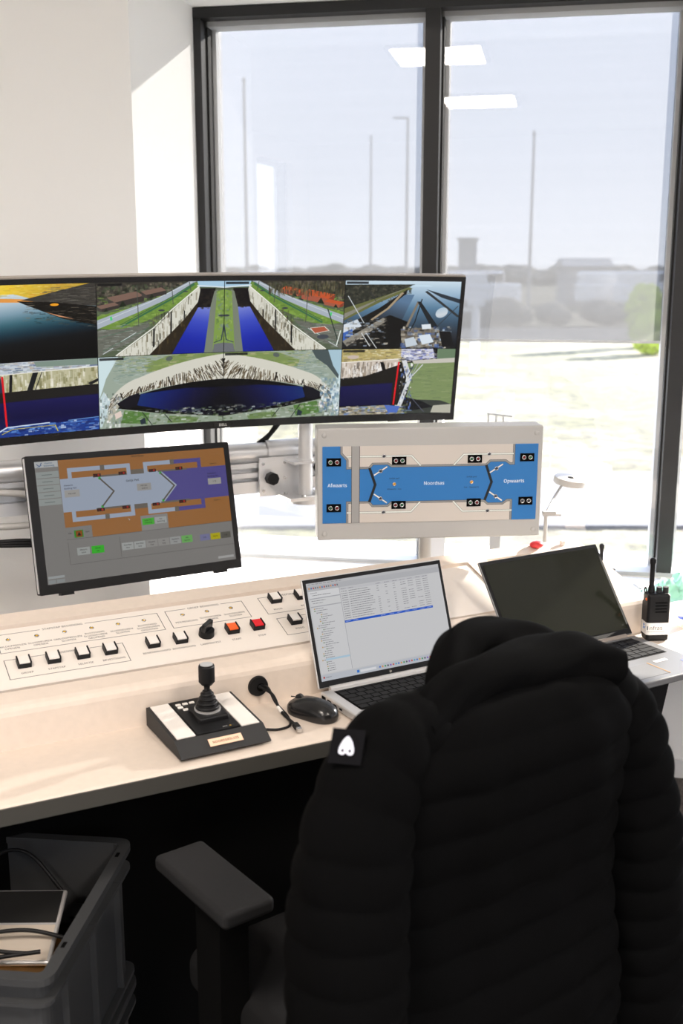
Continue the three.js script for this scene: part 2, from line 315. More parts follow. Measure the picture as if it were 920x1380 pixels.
  part(sg, 'post', cyl(0.09, 1.5, 0, 0.75, 0, 12), M.vanWhite); part(sg, 'head', box(0.35, 0.16, 0.2, 0, 1.5, 0), M.vanWhite); part(sg, 'boom', box(1.6, 0.07, 0.06, -0.7, 1.35, 0), M.vanWhite);
}

// ---------------------------------------------------------------- desk and console (built in the desk's own axes: x along, z = -V)
const DESK = 0.75, JOINT = 1.832, RISER = 0.825, SLOPE = rad(18), RIDGE = 2.103;
const slopeY = (v) => RISER + (v - JOINT) * Math.tan(SLOPE);
{
  const t = thing('control_desk', 'long pale pinkish desk with a dark edge carrying the sloped console', 'desk', V3(0, 0, 0), YAW);
  part(t, 'desk_top', metric(rbox(2.95, 0.03, 0.36, 0.004, 0.675, DESK - 0.015, -1.805)), M.laminate);
  part(t, 'edge_band', box(2.95, 0.028, 0.004, 0.675, DESK - 0.017, -1.624), M.edgeBand, 'dark edge band');
  part(t, 'modesty_panel', box(2.15, 0.70, 0.02, 0.35, 0.37, -1.93), M.blackMatt);
  for (const u of [-0.5, 1.62]) part(t, 'leg', merge([prism([[-1.97, 0.72], [-1.70, 0.72], [-1.84, 0.02], [-1.9, 0.02]], u, u + 0.06), box(0.07, 0.03, 0.62, u + 0.03, 0.015, -1.85)]), M.black, 'black slanted steel leg');
  part(t, 'beam', box(2.1, 0.06, 0.04, 0.6, 0.69, -1.84), M.black);
}
{
  const t = thing('control_console', 'pale sloped control console with engraved panel of push buttons', 'console', V3(0, 0, 0), YAW);
  const arc = []; // rounded front shoulder
  const c = 0.02, cv = JOINT + c, top = slopeY(JOINT);
  const prof = [[-JOINT, DESK], [-JOINT, top - 0.014], [-(JOINT + 0.002), top - 0.006], [-(JOINT + 0.007), top], [-(JOINT + 0.014), slopeY(JOINT + 0.014)]];
  // steps for the sunk panels
  part(t, 'housing', metric(prism([...prof, [-1.876, slopeY(1.876)], [-1.876, slopeY(1.876) - 0.012], [-2.066, slopeY(2.066) - 0.012], [-2.066, slopeY(2.066)], [-RIDGE, slopeY(RIDGE)], [-2.115, slopeY(RIDGE) - 0.006], [-2.115, DESK - 0.35], [-1.99, DESK - 0.35], [-1.99, DESK]].reverse(), -0.75, 1.725)), M.laminate);
  const onFace = (o, u, v, lift = 0) => { o.position.set(u, slopeY(v) + lift * Math.cos(SLOPE), -v + lift * Math.sin(SLOPE)); o.rotation.x = SLOPE; return o; };
  // frame pieces between the sunk panels
  const PV0 = 1.882, PV1 = 2.06, PL = (PV1 - PV0) / Math.cos(SLOPE), PM = (PV0 + PV1) / 2;
  const SL = (2.066 - 1.876) / Math.cos(SLOPE);
  for (const [a, b] of [[-0.75, -0.5], [1.024, 1.046], [1.381, 1.433], [1.559, 1.725]]) onFace(part(t, 'divider', metric(box(b - a, 0.014, SL, 0, -0.0072, 0)), M.laminate), (a + b) / 2, (1.876 + 2.066) / 2);
  const P0 = 0.288, P1 = 1.02, S = 2048 / (P1 - P0);
  const panelPrint = canvasTexture(2048, 512, (g, w, h) => {
    g.fillStyle = '#e9e1d9'; g.fillRect(0, 0, w, h);
    const X = (u) => (u - P0) * S, Yv = (v) => h * (PV1 - v) / (PV1 - PV0);
    g.strokeStyle = '#2b2825'; g.fillStyle = '#141210'; g.lineWidth = 3.2; g.textAlign = 'center'; g.textBaseline = 'middle';
    const text = (s, u, v, size = 20) => { g.font = size + 'px sans-serif'; s.split('|').forEach((l, i, a) => g.fillText(l, X(u), Yv(v) + (i - (a.length - 1) / 2) * size * 1.12)); };
    const frame = (u0, u1, v0, v1, title, tu) => {
      g.font = '22px sans-serif'; const tw = title ? g.measureText(title).width / 2 + 12 : 0, m = title ? X(tu) : 0;
      g.beginPath(); if (title) { g.moveTo(m - tw, Yv(v1)); g.lineTo(X(u0), Yv(v1)); } else { g.moveTo(X(u1), Yv(v1)); g.lineTo(X(u0), Yv(v1)); }
      g.lineTo(X(u0), Yv(v0)); g.lineTo(X(u1), Yv(v0)); g.lineTo(X(u1), Yv(v1)); if (title) g.lineTo(m + tw, Yv(v1)); g.stroke();
      if (title) g.fillText(title, m, Yv(v1) + 1);
    };
    frame(0.312, 0.626, 1.987, 2.044, 'STAPSTAP BEDIENING', 0.438);
    ['OMLOOPRIOLEN|OPENEN', 'SLUISDEUREN|OPENEN', 'OMLOOPRIOLEN|SLUITEN', 'RUSTSTAND|SLUISDEUREN|GEOPEND', 'SLUISDEUREN|SLUITEN', 'RUSTSTAND|SLUISDEUREN|GESLOTEN'].forEach((s, i) => text(s, 0.335 + i * 0.0522, 2.0025));
    frame(0.313, 0.533, 1.908, 1.965, 'BEDIENING', 0.425);
    ['GROEP', 'STAPSTAP', 'SELECTIE', 'BEVESTIGING'].forEach((s, i) => text(s, 0.346 + i * 0.053, 1.9215));
    frame(0.643, 0.808, 1.987, 2.045, 'GROEP BEDIENING', 0.724);
    ['PEILREGELING', 'SLUISDEUREN|OPENEN', 'SLUISDEUREN|SLUITEN'].forEach((s, i) => text(s, 0.675 + i * 0.0515, 2.0035));
    ['BENEDENHOOFD', 'BOVENHOOFD', 'LAMPENTEST', 'START', 'STOP'].forEach((s, i) => text(s, 0.588 + i * 0.0542, 1.923));
    frame(0.845, 1.0, 1.987, 2.046, 'SCHEEPVAARTSEINEN', 0.925);
    text('ROOD', 0.872, 2.0); text('ROOD', 0.934, 2.0);
    frame(0.855, 1.0, 1.91, 1.968, '', 0); text('ROOD', 0.889, 1.927); text('GROEN', 0.945, 1.927);
  });
  const plateGeo = (w) => { const g = box(w, 0.008, PL - 0.006); return g; };
  const p1 = onFace(part(t, 'engraved_panel', plateGeo(P1 - P0), M.plate, 'cream panel with Dutch captions, lamps and push buttons'), (P0 + P1) / 2, PM, -0.0065);
  const face = part(p1, 'engraving', new THREE.PlaneGeometry(P1 - P0 - 0.001, PL - 0.007).rotateX(-Math.PI / 2).translate(0, 0.0045, 0), print(panelPrint, 0.42));
  onFace(part(t, 'engraved_panel', plateGeo(P0 + 0.49), M.plate), (P0 - 0.004 - 0.494) / 2, PM, -0.0065);
  onFace(part(t, 'blank_panel', plateGeo(0.328), M.plate, 'plain cream cover plate'), 1.2135, PM, -0.0065);
  onFace(part(t, 'blank_panel', plateGeo(0.118), M.plate, 'plain cream cover plate'), 1.496, PM, -0.0065);
  // push buttons
  const B = 0.0245, housing = merge([rbox(B, 0.009, B, 0.0012, 0, 0.0045, 0, 1), box(0.0022, 0.004, B - 0.001, -B / 2 + 0.0012, 0.011, 0), box(0.0022, 0.004, B - 0.001, B / 2 - 0.0012, 0.011, 0)]);
  const cap = rbox(0.0195, 0.0032, 0.0215, 0.001, 0, 0.0103, -0.0004, 1);
  const button = (u, v, m, label) => { const b = onFace(part(t, 'push_button', housing, M.black, label), u, v, -0.0022); part(b, 'cap', cap, m); };
  for (const u of [0.345, 0.398, 0.452, 0.504, 0.587, 0.642]) button(u, 1.947, M.whiteCap, 'white push button');
  button(0.751, 1.952, M.orangeCap, 'orange push button'); button(0.805, 1.952, M.redCap, 'red push button');
  button(0.877, 2.029, M.whiteCap, 'white push button'); button(0.937, 2.029, M.whiteCap, 'white push button');
  button(0.887, 1.951, M.whiteCap, 'white push button'); button(0.945, 1.951, M.whiteCap, 'white push button');
  const knob = onFace(part(t, 'rotary_switch', cyl(0.0155, 0.013, 0, 0.0065, 0, 28, 0.015), M.black, 'black rotary switch'), 0.697, 1.951, -0.0022);
  part(knob, 'grip', rbox(0.009, 0.019, 0.029, 0.0015, 0, 0.021, 0, 1).rotateY(-0.9), M.blackGloss);
  // signal lamps
  for (const u of [0.333, 0.3855, 0.438, 0.49, 0.542, 0.594, 0.674, 0.7255, 0.777]) {
    const l = onFace(part(t, 'signal_lamp', new THREE.TorusGeometry(0.0036, 0.0011, 8, 20).rotateX(Math.PI / 2), M.steel, 'small amber signal lamp in a chrome ring'), u, 2.024, -0.0018);
    part(l, 'lens', new THREE.SphereGeometry(0.0027, 12, 8).scale(1, 0.7, 1), M.amber);
  }
  // cable grommets in the riser
  for (const [px, py] of [[347, 924], [655, 863]]) {
    const p = onDepth(px, py, JOINT), u = p.x * UX + p.z * UZ;
    const gm = part(t, 'cable_grommet', new THREE.CylinderGeometry(0.019, 0.02, 0.006, 32).rotateX(Math.PI / 2), M.black, 'round black cable grommet');
    gm.position.set(u, p.y, -JOINT + 0.003); part(gm, 'cable_hole', new THREE.CylinderGeometry(0.008, 0.008, 0.002, 20).rotateX(Math.PI / 2).translate(0.004, -0.002, 0.0025), M.blackMatt);
  }
}

// ---------------------------------------------------------------- wide curved monitor
const tiles = canvasTexture(2048, 576, (g, w, h) => {
  const TW = 512, TH = 288;
  const tile = (i, j, draw) => { g.save(); g.beginPath(); g.rect(i * TW, j * TH, TW, TH); g.clip(); g.translate(i * TW, j * TH); g.scale(TW / 100, TH / 100); draw(); g.restore(); };
  const poly = (c, ...p) => { g.fillStyle = c; g.beginPath(); for (let k = 0; k < p.length; k += 2) k ? g.lineTo(p[k], p[k + 1]) : g.moveTo(p[k], p[k + 1]); g.closePath(); g.fill(); };
  const line = (c, lw, ...p) => { g.strokeStyle = c; g.lineWidth = lw; g.beginPath(); for (let k = 0; k < p.length; k += 2) k ? g.lineTo(p[k], p[k + 1]) : g.moveTo(p[k], p[k + 1]); g.stroke(); };
  const grad = (x0, y0, x1, y1, ...s) => { const q = g.createLinearGradient(x0, y0, x1, y1); s.forEach((c, k) => q.addColorStop(k / (s.length - 1), c)); return q; };
  const specks = (n, cs, x0, y0, x1, y1, sx, sy, a = 0.5, shear = 0) => { for (let k = 0; k < n; k++) { g.globalAlpha = a * rnd(); g.fillStyle = cs[Math.floor(rnd() * cs.length)]; const x = x0 + rnd() * (x1 - x0), y = y0 + rnd() * (y1 - y0); g.fillRect(x, y + shear * (x - x0), sx * (0.4 + rnd()), sy * (0.4 + rnd())); } g.globalAlpha = 1; };
  const clipPoly = (p, f) => { g.save(); g.beginPath(); for (let k = 0; k < p.length; k += 2) k ? g.lineTo(p[k], p[k + 1]) : g.moveTo(p[k], p[k + 1]); g.closePath(); g.clip(); f(); g.restore(); };
  tile(0, 0, () => { // canal in low sun
    g.fillStyle = grad(30, 0, 50, 100, '#f0ead6', '#d3dde2', '#b4c6d2', '#7f9dae', '#3a6674', '#173442', '#0a0d12', '#050506', '#020203'); g.fillRect(0, 0, 100, 100);
    poly(grad(0, 0, 60, 30, '#f4d58a', '#f2cf3c', '#c7a23a'), 0, 0, 100, 0, 60, 22, 40, 12, 0, 14); specks(300, ['#fff0a0', '#b5a338', '#d98a2c'], 0, 0, 90, 18, 4, 1, 0.5);
    poly('#e59a4a', 10, 15, 50, 19, 62, 24, 30, 22); poly('#3d3a35', 45, 20, 96, 0, 100, 0, 100, 30, 70, 26); specks(300, ['#59544c', '#22201d', '#6d6a62'], 60, 4, 100, 30, 5, 1, 0.6);
    poly('#16130f', 42, 21, 70, 24, 100, 31, 100, 56, 75, 46, 48, 26); specks(200, ['#7d7466', '#000000', '#4a4238'], 45, 22, 100, 48, 4, 0.8, 0.7, 0.2); g.fillStyle = '#f0a022'; g.beginPath(); g.ellipse(69, 27, 3.2, 1.8, 0, 0, 7); g.fill();
    poly('#c98f6a', 62, 36, 80, 45, 84, 47, 72, 43); poly('#0b0b0b', 0, 58, 3, 60, 18, 100, 0, 100); line('#8b8a84', 1.3, 2, 60, 10, 80, 17, 100); for (let k = 0; k < 8; k++) poly('#6f6c66', 0, 66 + k * 5, 5 + k * 1.3, 64 + k * 5, 6 + k * 1.5, 66 + k * 5, 0, 69 + k * 5);
  });
  const chamber = (flip, red) => {
    g.save(); if (flip) { g.translate(100, 0); g.scale(-1, 1); }
    g.fillStyle = '#57624c'; g.fillRect(0, 0, 100, 100); poly('#3a3630', 0, 0, 78, 0, 60, 8, 0, 32); specks(700, ['#5d564c', '#22261c', '#7a715f', '#46523a'], 0, 0, 70, 28, 2.5, 3, 0.8);
    poly('#6f8f3d', 0, 45, 40, 28, 72, 2, 80, 2, 78, 12, 55, 40, 20, 66, 0, 60); specks(500, ['#88a848', '#567433', '#9ab85a'], 0, 18, 78, 58, 3, 2, 0.6);
    poly('#aab3be', 0, 50, 50, 20, 72, 0, 78, 0, 60, 20, 30, 42, 0, 62); line('#cfd6dc', 0.7, 0, 55, 40, 28, 74, 1); line('#35694a', 1.8, 18, 60, 60, 22, 76, 4); line('#2f5a44', 0.7, 18, 57, 60, 19, 76, 2);
    for (const [x, y, s] of [[8, 20, 1.5], [34, 13, 1.05], [0, 31, 0.9]]) { poly(red ? '#c4562f' : '#7d6357', x, y, x + 15 * s, y - 5 * s, x + 19 * s, y - 1 * s, x + 4 * s, y + 4.5 * s); poly(red ? '#8c3d2c' : '#46403c', x, y + 1, x + 4 * s, y + 4.5 * s, x + 5 * s, y + 9 * s, x + 1 * s, y + 7 * s); poly(red ? '#a65a45' : '#3a3431', x + 4 * s, y + 4.5 * s, x + 19 * s, y - 1 * s, x + 19 * s, y + 4 * s, x + 5 * s, y + 9 * s); poly('#20281a', x + 6 * s, y + 9 * s, x + 8 * s, y + 3 * s, x + 10 * s, y + 8 * s); }
    poly('#6a6c62', 0, 64, 20, 62, 42, 56, 30, 78, 0, 100); specks(250, ['#8a8d86', '#4c5148', '#aab0ab'], 0, 62, 40, 98, 4, 1, 0.6, -0.3); line('#c9d2d2', 0.8, 4, 96, 12, 88); line('#c9d2d2', 0.8, 18, 80, 30, 68); line('#527a63', 0.5, 0, 74, 26, 64); line('#527a63', 0.5, 4, 92, 40, 62);
    poly('#d9d8cb', 14, 100, 44, 64, 58, 40, 80, 8, 82, 22, 68, 52, 40, 100); clipPoly([14, 100, 44, 64, 58, 40, 80, 8, 82, 22, 68, 52, 40, 100], () => { specks(420, ['#6b624b', '#8f8a76', '#4e4a38', '#b5b19f'], 14, 10, 82, 100, 0.9, 9, 0.75); for (const x of [43, 56.5, 67, 74]) poly('#1c1c1b', x, 90, x + 1.4, 88, x + 2.0 - (x - 43) * 0.02, 40, x + 0.6, 40); });
    line('#f1f0e6', 1.2, 14, 99, 44, 62, 58, 38.5, 80, 7); poly('#2c2418', 40, 100, 68, 52, 82, 22, 79, 40, 62, 100); specks(150, ['#4a3c26', '#17130c', '#62543a'], 42, 40, 80, 100, 1, 8, 0.6);
    poly(grad(84, 30, 60, 100, '#8893d8', '#3f4fc0', '#1a2aa8', '#121e8c'), 79, 36, 89, 36, 84, 100, 58, 100); poly('#120f10', 81, 10, 93, 10, 89, 36, 78, 36); specks(60, ['#2b2620'], 80, 12, 92, 36, 2, 3, 0.8);
    poly('#7a8272', 89, 34, 92, 14, 95, 12, 91, 100, 84, 100); poly('#a9cbe2', 78, 0, 100, 0, 100, 9, 80, 8); line('#dfe9ee', 1.5, 78, 6, 100, 9); poly('#7f9c4a', 94, 14, 100, 12, 100, 92, 91, 96); specks(120, ['#9fb862', '#5d7a3b', '#7b8b8b'], 93, 14, 100, 96, 1.6, 3, 0.7); line('#33414e', 0.9, 100, 60, 98, 82, 92, 86); poly('#6d7075', 92, 88, 100, 86, 100, 100, 91, 100);
    g.fillStyle = '#3b4048'; for (const [x, y, a, b] of [[50, 39, 2.5, 1.3], [69, 14, 2, 0.8], [98, 48, 2.5, 1.5]]) { g.beginPath(); g.ellipse(x, y, a, b, 0, 0, 7); g.fill(); }
    for (const [x, y, l] of [[31, 4, 56], [58, 3, 28], [72, 1, 12]]) line('#4d514a', 0.55, x, y, x + 1.2, y + l);
    poly('#4fd07a', 10, 46, 11.5, 45, 12, 50, 10.5, 51);
    g.restore();
  };
  tile(1, 0, () => chamber(false, false));
  tile(2, 0, () => { chamber(true, true); specks(500, ['#48432f', '#6b6447', '#2e2d22'], 36, 0, 100, 16, 0.8, 7, 0.8); poly('#b05a40', 72, 68, 84, 66, 88, 72, 76, 76); line('#e8e0d5', 0.7, 72, 68, 84, 66, 88, 72, 76, 76, 72, 68); g.fillStyle = '#454a52'; g.beginPath(); g.ellipse(83, 81, 5, 3.4, 0, 0, 7); g.fill(); line('#2d3b33', 0.9, 86, 40, 97, 92); line('#e6efe8', 0.9, 98, 72, 95, 94); });
  tile(3, 0, () => { // canal with piers
    g.fillStyle = grad(0, 0, 0, 100, '#cfe2ee', '#9db8cf', '#5b7f9c', '#3e5468', '#2b3038', '#161618'); g.fillRect(0, 0, 100, 100);
    poly('#30322b', 0, 6, 60, 5, 48, 14, 0, 44); specks(500, ['#47483c', '#1d1f1a', '#5f5a4a'], 0, 5, 56, 30, 1.6, 2.6, 0.7); poly('#6a6d42', 0, 40, 30, 24, 55, 9, 58, 11, 32, 30, 0, 58); poly('#8a887c', 0, 48, 44, 16, 54, 10, 30, 27, 0, 55);
    poly('#1b1a18', 6, 62, 30, 40, 54, 12, 50, 40, 48, 98, 10, 98); g.fillStyle = grad(50, 30, 20, 98, '#5d7a99', '#22262c', '#0d0d0e'); poly(g.fillStyle, 26, 56, 52, 20, 60, 20, 50, 60, 48, 100, 20, 100); poly('#141312', 22, 62, 40, 50, 56, 60, 52, 100, 16, 100);
    line('#a9977c', 2.2, 24, 57, 38, 40, 50, 17); line('#857a6b', 2, 54, 72, 64, 30); poly('#1f2428', 63, 30, 66, 30, 84, 70, 78, 72); line('#34373a', 2.6, 70, 15, 84, 32, 100, 52); poly('#2f3740', 70, 12, 100, 26, 100, 32, 84, 24); poly('#c9e2f2', 58, 6, 72, 6, 76, 8, 56, 8);
    g.fillStyle = grad(84, 36, 92, 60, '#bcd3e4', '#ffffff', '#a9c2d6'); g.globalAlpha = 0.75; g.beginPath(); g.ellipse(85, 46, 5, 8, 0.3, 0, 7); g.fill(); g.globalAlpha = 1;
    poly('#d7dfe8', 0, 64, 12, 56, 16, 66, 0, 80); poly('#3f66b5', 0, 76, 8, 70, 9, 80, 0, 90); poly('#8f8a80', 0, 88, 34, 54, 38, 58, 4, 96); specks(160, ['#d8d0c0', '#3a3733', '#6f6a60', '#9fb0c4'], 0, 56, 36, 96, 3, 2.2, 0.9, -0.1);
    poly('#6f675b', 50, 70, 80, 68, 92, 82, 86, 98, 52, 98); specks(240, ['#d6cfc0', '#2b2926', '#8d8578', '#b5c6d8', '#4a68a8'], 50, 66, 92, 99, 3, 4, 0.9); poly('#d9e4ee', 66, 80, 76, 78, 80, 90, 70, 94); poly('#c7d2dc', 54, 86, 62, 82, 66, 94, 56, 98); poly('#dfe7ee', 68, 64, 76, 63, 77, 70, 69, 71); poly('#151516', 84, 74, 94, 74, 98, 96, 88, 98);
    line('#c9ced2', 0.8, 3, 22, 18, 62); line('#3b3d3e', 0.6, 22, 16, 27, 30); line('#1d2022', 0.9, 67, 26, 62, 60, 58, 74); line('#34393e', 0.8, 99, 36, 80, 70); line('#d5d8d8', 0.8, 16, 76, 24, 96); line('#d5d8d8', 0.8, 20, 76, 30, 99);
  });
  tile(0, 1, () => { // gate recess seen from above
    g.fillStyle = '#0a0a0c'; g.fillRect(0, 0, 100, 100); poly('#c3cbd3', 0, 0, 100, 0, 100, 14, 0, 18); specks(350, ['#e9eef2', '#8b8fa5', '#9aa58c', '#b6a58f', '#5f6e8b'], 0, 0, 100, 16, 5, 1.6, 0.8); poly('#7f9186', 52, 1, 100, 0, 100, 9, 54, 8);
    poly('#b8b492', 0, 17, 100, 12, 100, 36, 20, 40, 6, 40, 0, 34); clipPoly([0, 17, 100, 12, 100, 36, 20, 40, 6, 40, 0, 34], () => { specks(420, ['#ded9c4', '#76744c', '#938b5d', '#f2eee0'], 0, 10, 100, 42, 1.6, 9, 0.7); poly('#66803e', 2, 18, 18, 17, 22, 40, 4, 40); poly('#22304a', 21, 15, 27, 15, 29, 42, 24, 42); poly('#17171a', 34, 16, 36, 16, 35, 40, 33, 40); poly('#191a1d', 51, 15, 55, 15, 50, 40, 46, 40); line('#2a2a2a', 0.6, 58, 14, 52, 40); poly('#20201f', 92, 34, 100, 28, 100, 32, 94, 37); });
    line('#eceadf', 1.2, 0, 17.5, 100, 12); poly('#1c1a18', 6, 41, 100, 37, 100, 50, 12, 54); poly(grad(0, 52, 0, 96, '#15124e', '#0c0a3a', '#141a58'), 12, 54, 100, 50, 100, 94, 10, 98, 14, 76); poly('#dcd9c5', 0, 38, 6, 44, 6, 56, 0, 60); for (let k = 0; k < 4; k++) line('#efece0', 0.7, 0, 42 + k * 5, 10, 62 + k * 6);
    poly('#1e3a86', 28, 88, 60, 84, 68, 86, 100, 82, 100, 100, 20, 100); specks(160, ['#3f74c9', '#6a9de0', '#14245f', '#cfe0f5'], 26, 84, 100, 100, 4, 2, 0.8); line('#cdd9ea', 1.6, 0, 100, 18, 98, 30, 87, 62, 85); line('#c9b64a', 0.8, 26, 96, 34, 90, 66, 89, 68, 98); line('#6f9fd6', 1, 76, 84, 100, 82);
    line('#e01722', 1.5, 28.5, 18, 30, 86);
  });
  const fish = (flip) => {
    g.save(); if (flip) { g.translate(100, 0); g.scale(-1, 1); }
    g.fillStyle = '#9ba89a'; g.fillRect(0, 0, 100, 100); poly('#cfe3e6', 0, 0, 16, 0, 6, 30, 3, 46, 0, 60); poly('#7d9154', 36, 14, 55, 2, 100, 0, 100, 8, 60, 20, 38, 24); specks(300, ['#98a866', '#65793f', '#b9b48b', '#84907e'], 12, 0, 100, 24, 5, 1.3, 0.7, -0.05);
    specks(200, ['#6c8480', '#b9c6c2', '#8b9a8e'], 10, 4, 38, 40, 4, 1, 0.8, -0.3); g.fillStyle = '#5b645e'; g.beginPath(); g.ellipse(56, 6, 2.6, 3.4, 0.4, 0, 7); g.fill();
    g.fillStyle = '#d5d3c6'; g.beginPath(); g.moveTo(4, 74); g.quadraticCurveTo(14, 40, 30, 32); g.quadraticCurveTo(66, 8, 100, 2); g.lineTo(100, 38); g.quadraticCurveTo(56, 42, 28, 54); g.quadraticCurveTo(14, 60, 9, 76); g.closePath(); g.fill();
    g.save(); g.clip(); for (let k = 0; k < 520; k++) { const x = 6 + rnd() * 94, y0 = 60 - 0.52 * x + rnd() * 20; line(['#4a3a28', '#8a8472', '#6b5b44', '#efece2', '#2f271d'][Math.floor(rnd() * 5)], 0.35 + 0.4 * rnd(), x, y0, x + (60 - x) * -0.09, y0 + 3 + 10 * rnd()); } for (const x of [17, 32, 55, 99]) line('#24211d', 1, x, 60 - x * 0.52, x + 4, 76 - x * 0.4); g.restore();
    g.fillStyle = '#070708'; g.beginPath(); g.moveTo(18, 62); g.quadraticCurveTo(56, 40, 100, 38); g.lineTo(100, 94); g.quadraticCurveTo(50, 88, 12, 72); g.closePath(); g.fill();
    poly(grad(30, 50, 90, 80, '#16346e', '#0c1c62', '#0a0b35', '#050510'), 33, 54, 70, 49, 100, 50, 100, 92, 60, 82, 30, 70); poly('#11101a', 14, 66, 24, 56, 32, 52, 30, 70, 22, 74);
    poly('#93a08e', 12, 72, 50, 84, 100, 93, 100, 100, 8, 100); poly('#567c3c', 20, 76, 40, 82, 38, 98, 17, 94); poly('#6b8350', 56, 88, 80, 93, 78, 100, 54, 98); specks(300, ['#84988a', '#4c6136', '#cdd5cf', '#a2a593'], 10, 76, 100, 100, 3, 2, 0.7); line('#2a2f2c', 0.7, 34, 80, 42, 100); line('#2a2f2c', 0.7, 52, 85, 58, 98); poly('#28333c', 32, 92, 36, 88, 37, 97, 33, 98);
    poly('#c5d7da', 0, 60, 4, 48, 9, 62, 6, 80, 2, 98, 0, 98); poly('#b9b5a4', 8, 74, 14, 66, 16, 70, 8, 90, 6, 94); specks(120, ['#ffffff', '#545d57', '#9aa6b0'], 0, 50, 16, 98, 1.4, 4, 0.8); poly('#e2cfc4', 12, 80, 17, 76, 18, 84, 13, 88);
    g.restore();
  };
  tile(1, 1, () => fish(false)); tile(2, 1, () => { fish(true); poly('#4a5658', 74, 0, 100, 0, 98, 44, 88, 24, 78, 12); poly('#a9c6d4', 88, 0, 100, 0, 99, 40, 93, 24); specks(160, ['#e8f2f4', '#486a8c', '#8aa3a8'], 82, 40, 98, 96, 2, 5, 0.8); });
  tile(3, 1, () => { // lock gate and green canal
    g.fillStyle = '#0a0a0b'; g.fillRect(0, 0, 100, 100); poly('#b9a86c', 0, 0, 60, 0, 62, 14, 0, 22); specks(260, ['#d6c98e', '#8f8a55', '#e9e0c4', '#7b6f55'], 0, 0, 58, 20, 4, 1.6, 0.8); g.fillStyle = '#c9b8ac'; g.beginPath(); g.ellipse(10, 12, 5, 3, 0, 0, 7); g.fill();
    poly('#cfc3b6', 0, 20, 50, 16, 52, 24, 22, 40, 0, 44); specks(320, ['#efe8de', '#8f7f6d', '#4c4238', '#ffffff'], 0, 18, 48, 42, 1.2, 9, 0.8); poly('#141314', 34, 20, 37, 20, 40, 34, 37, 36); line('#f5f0e8', 1.2, 0, 20, 52, 15.5);
    poly('#1a1814', 0, 46, 22, 41, 48, 26, 58, 30, 60, 46, 50, 88, 0, 60); poly(grad(0, 54, 0, 86, '#17154c', '#0d0c38'), 0, 56, 46, 52, 46, 86, 0, 86); poly('#7f9160', 58, 22, 100, 14, 100, 100, 56, 100, 62, 48); poly('#6b8266', 84, 0, 100, 0, 100, 20, 84, 18); g.globalAlpha = 0.35; specks(160, ['#a7b184', '#5a6e50'], 60, 24, 100, 90, 6, 1, 0.5); g.globalAlpha = 1;
    poly('#3a3f3a', 64, 78, 90, 80, 100, 86, 100, 100, 60, 100); poly('#14151a', 58, 74, 72, 80, 84, 90, 56, 98); poly('#cfd2e6', 52, 0, 80, 0, 82, 14, 60, 18, 52, 12); specks(220, ['#7b83c9', '#ffffff', '#8e8aa0', '#5a5f7a', '#c9c2b2'], 50, 0, 82, 18, 3, 1.6, 0.9); poly('#c9c5bb', 62, 18, 100, 14, 100, 21, 64, 23);
    poly('#d9dcdf', 53, 18, 57, 17, 63, 44, 60, 62, 55, 90, 51, 90, 57, 58, 58, 44); specks(120, ['#4a68b5', '#ffffff', '#8a8578', '#2d3140'], 52, 20, 63, 90, 1.2, 4, 0.9); line('#d5d8dc', 1, 61, 46, 72, 24); line('#aeb4ba', 0.6, 62, 44, 68, 22); line('#5a5d70', 0.7, 60, 68, 76, 98); line('#3c4250', 0.9, 64, 24, 60, 40);
    poly('#a39a86', 0, 88, 44, 86, 56, 92, 58, 100, 0, 100); specks(200, ['#d1cab8', '#6f7a52', '#453f38', '#6a86c0'], 0, 86, 60, 100, 4, 2, 0.9); poly('#4f6fc0', 40, 86, 54, 88, 52, 98, 44, 98); poly('#b9b7a8', 84, 88, 100, 86, 100, 100, 82, 99);
    line('#e01722', 1.4, 50.5, 20, 48, 86);
  });
  g.fillStyle = '#0a0b0c'; for (const x of [511, 1023, 1535]) g.fillRect(x, 0, 2.5, h); g.fillRect(0, 287, w, 2);
  g.fillStyle = 'rgba(10,10,12,0.75)'; for (let i = 0; i < 4; i++) for (let j = 0; j < 2; j++) g.fillRect(i * 512 + 6, j * 288 + 4, 96, 10);
  g.fillStyle = 'rgba(235,235,235,0.8)'; g.font = '8px sans-serif'; 
});
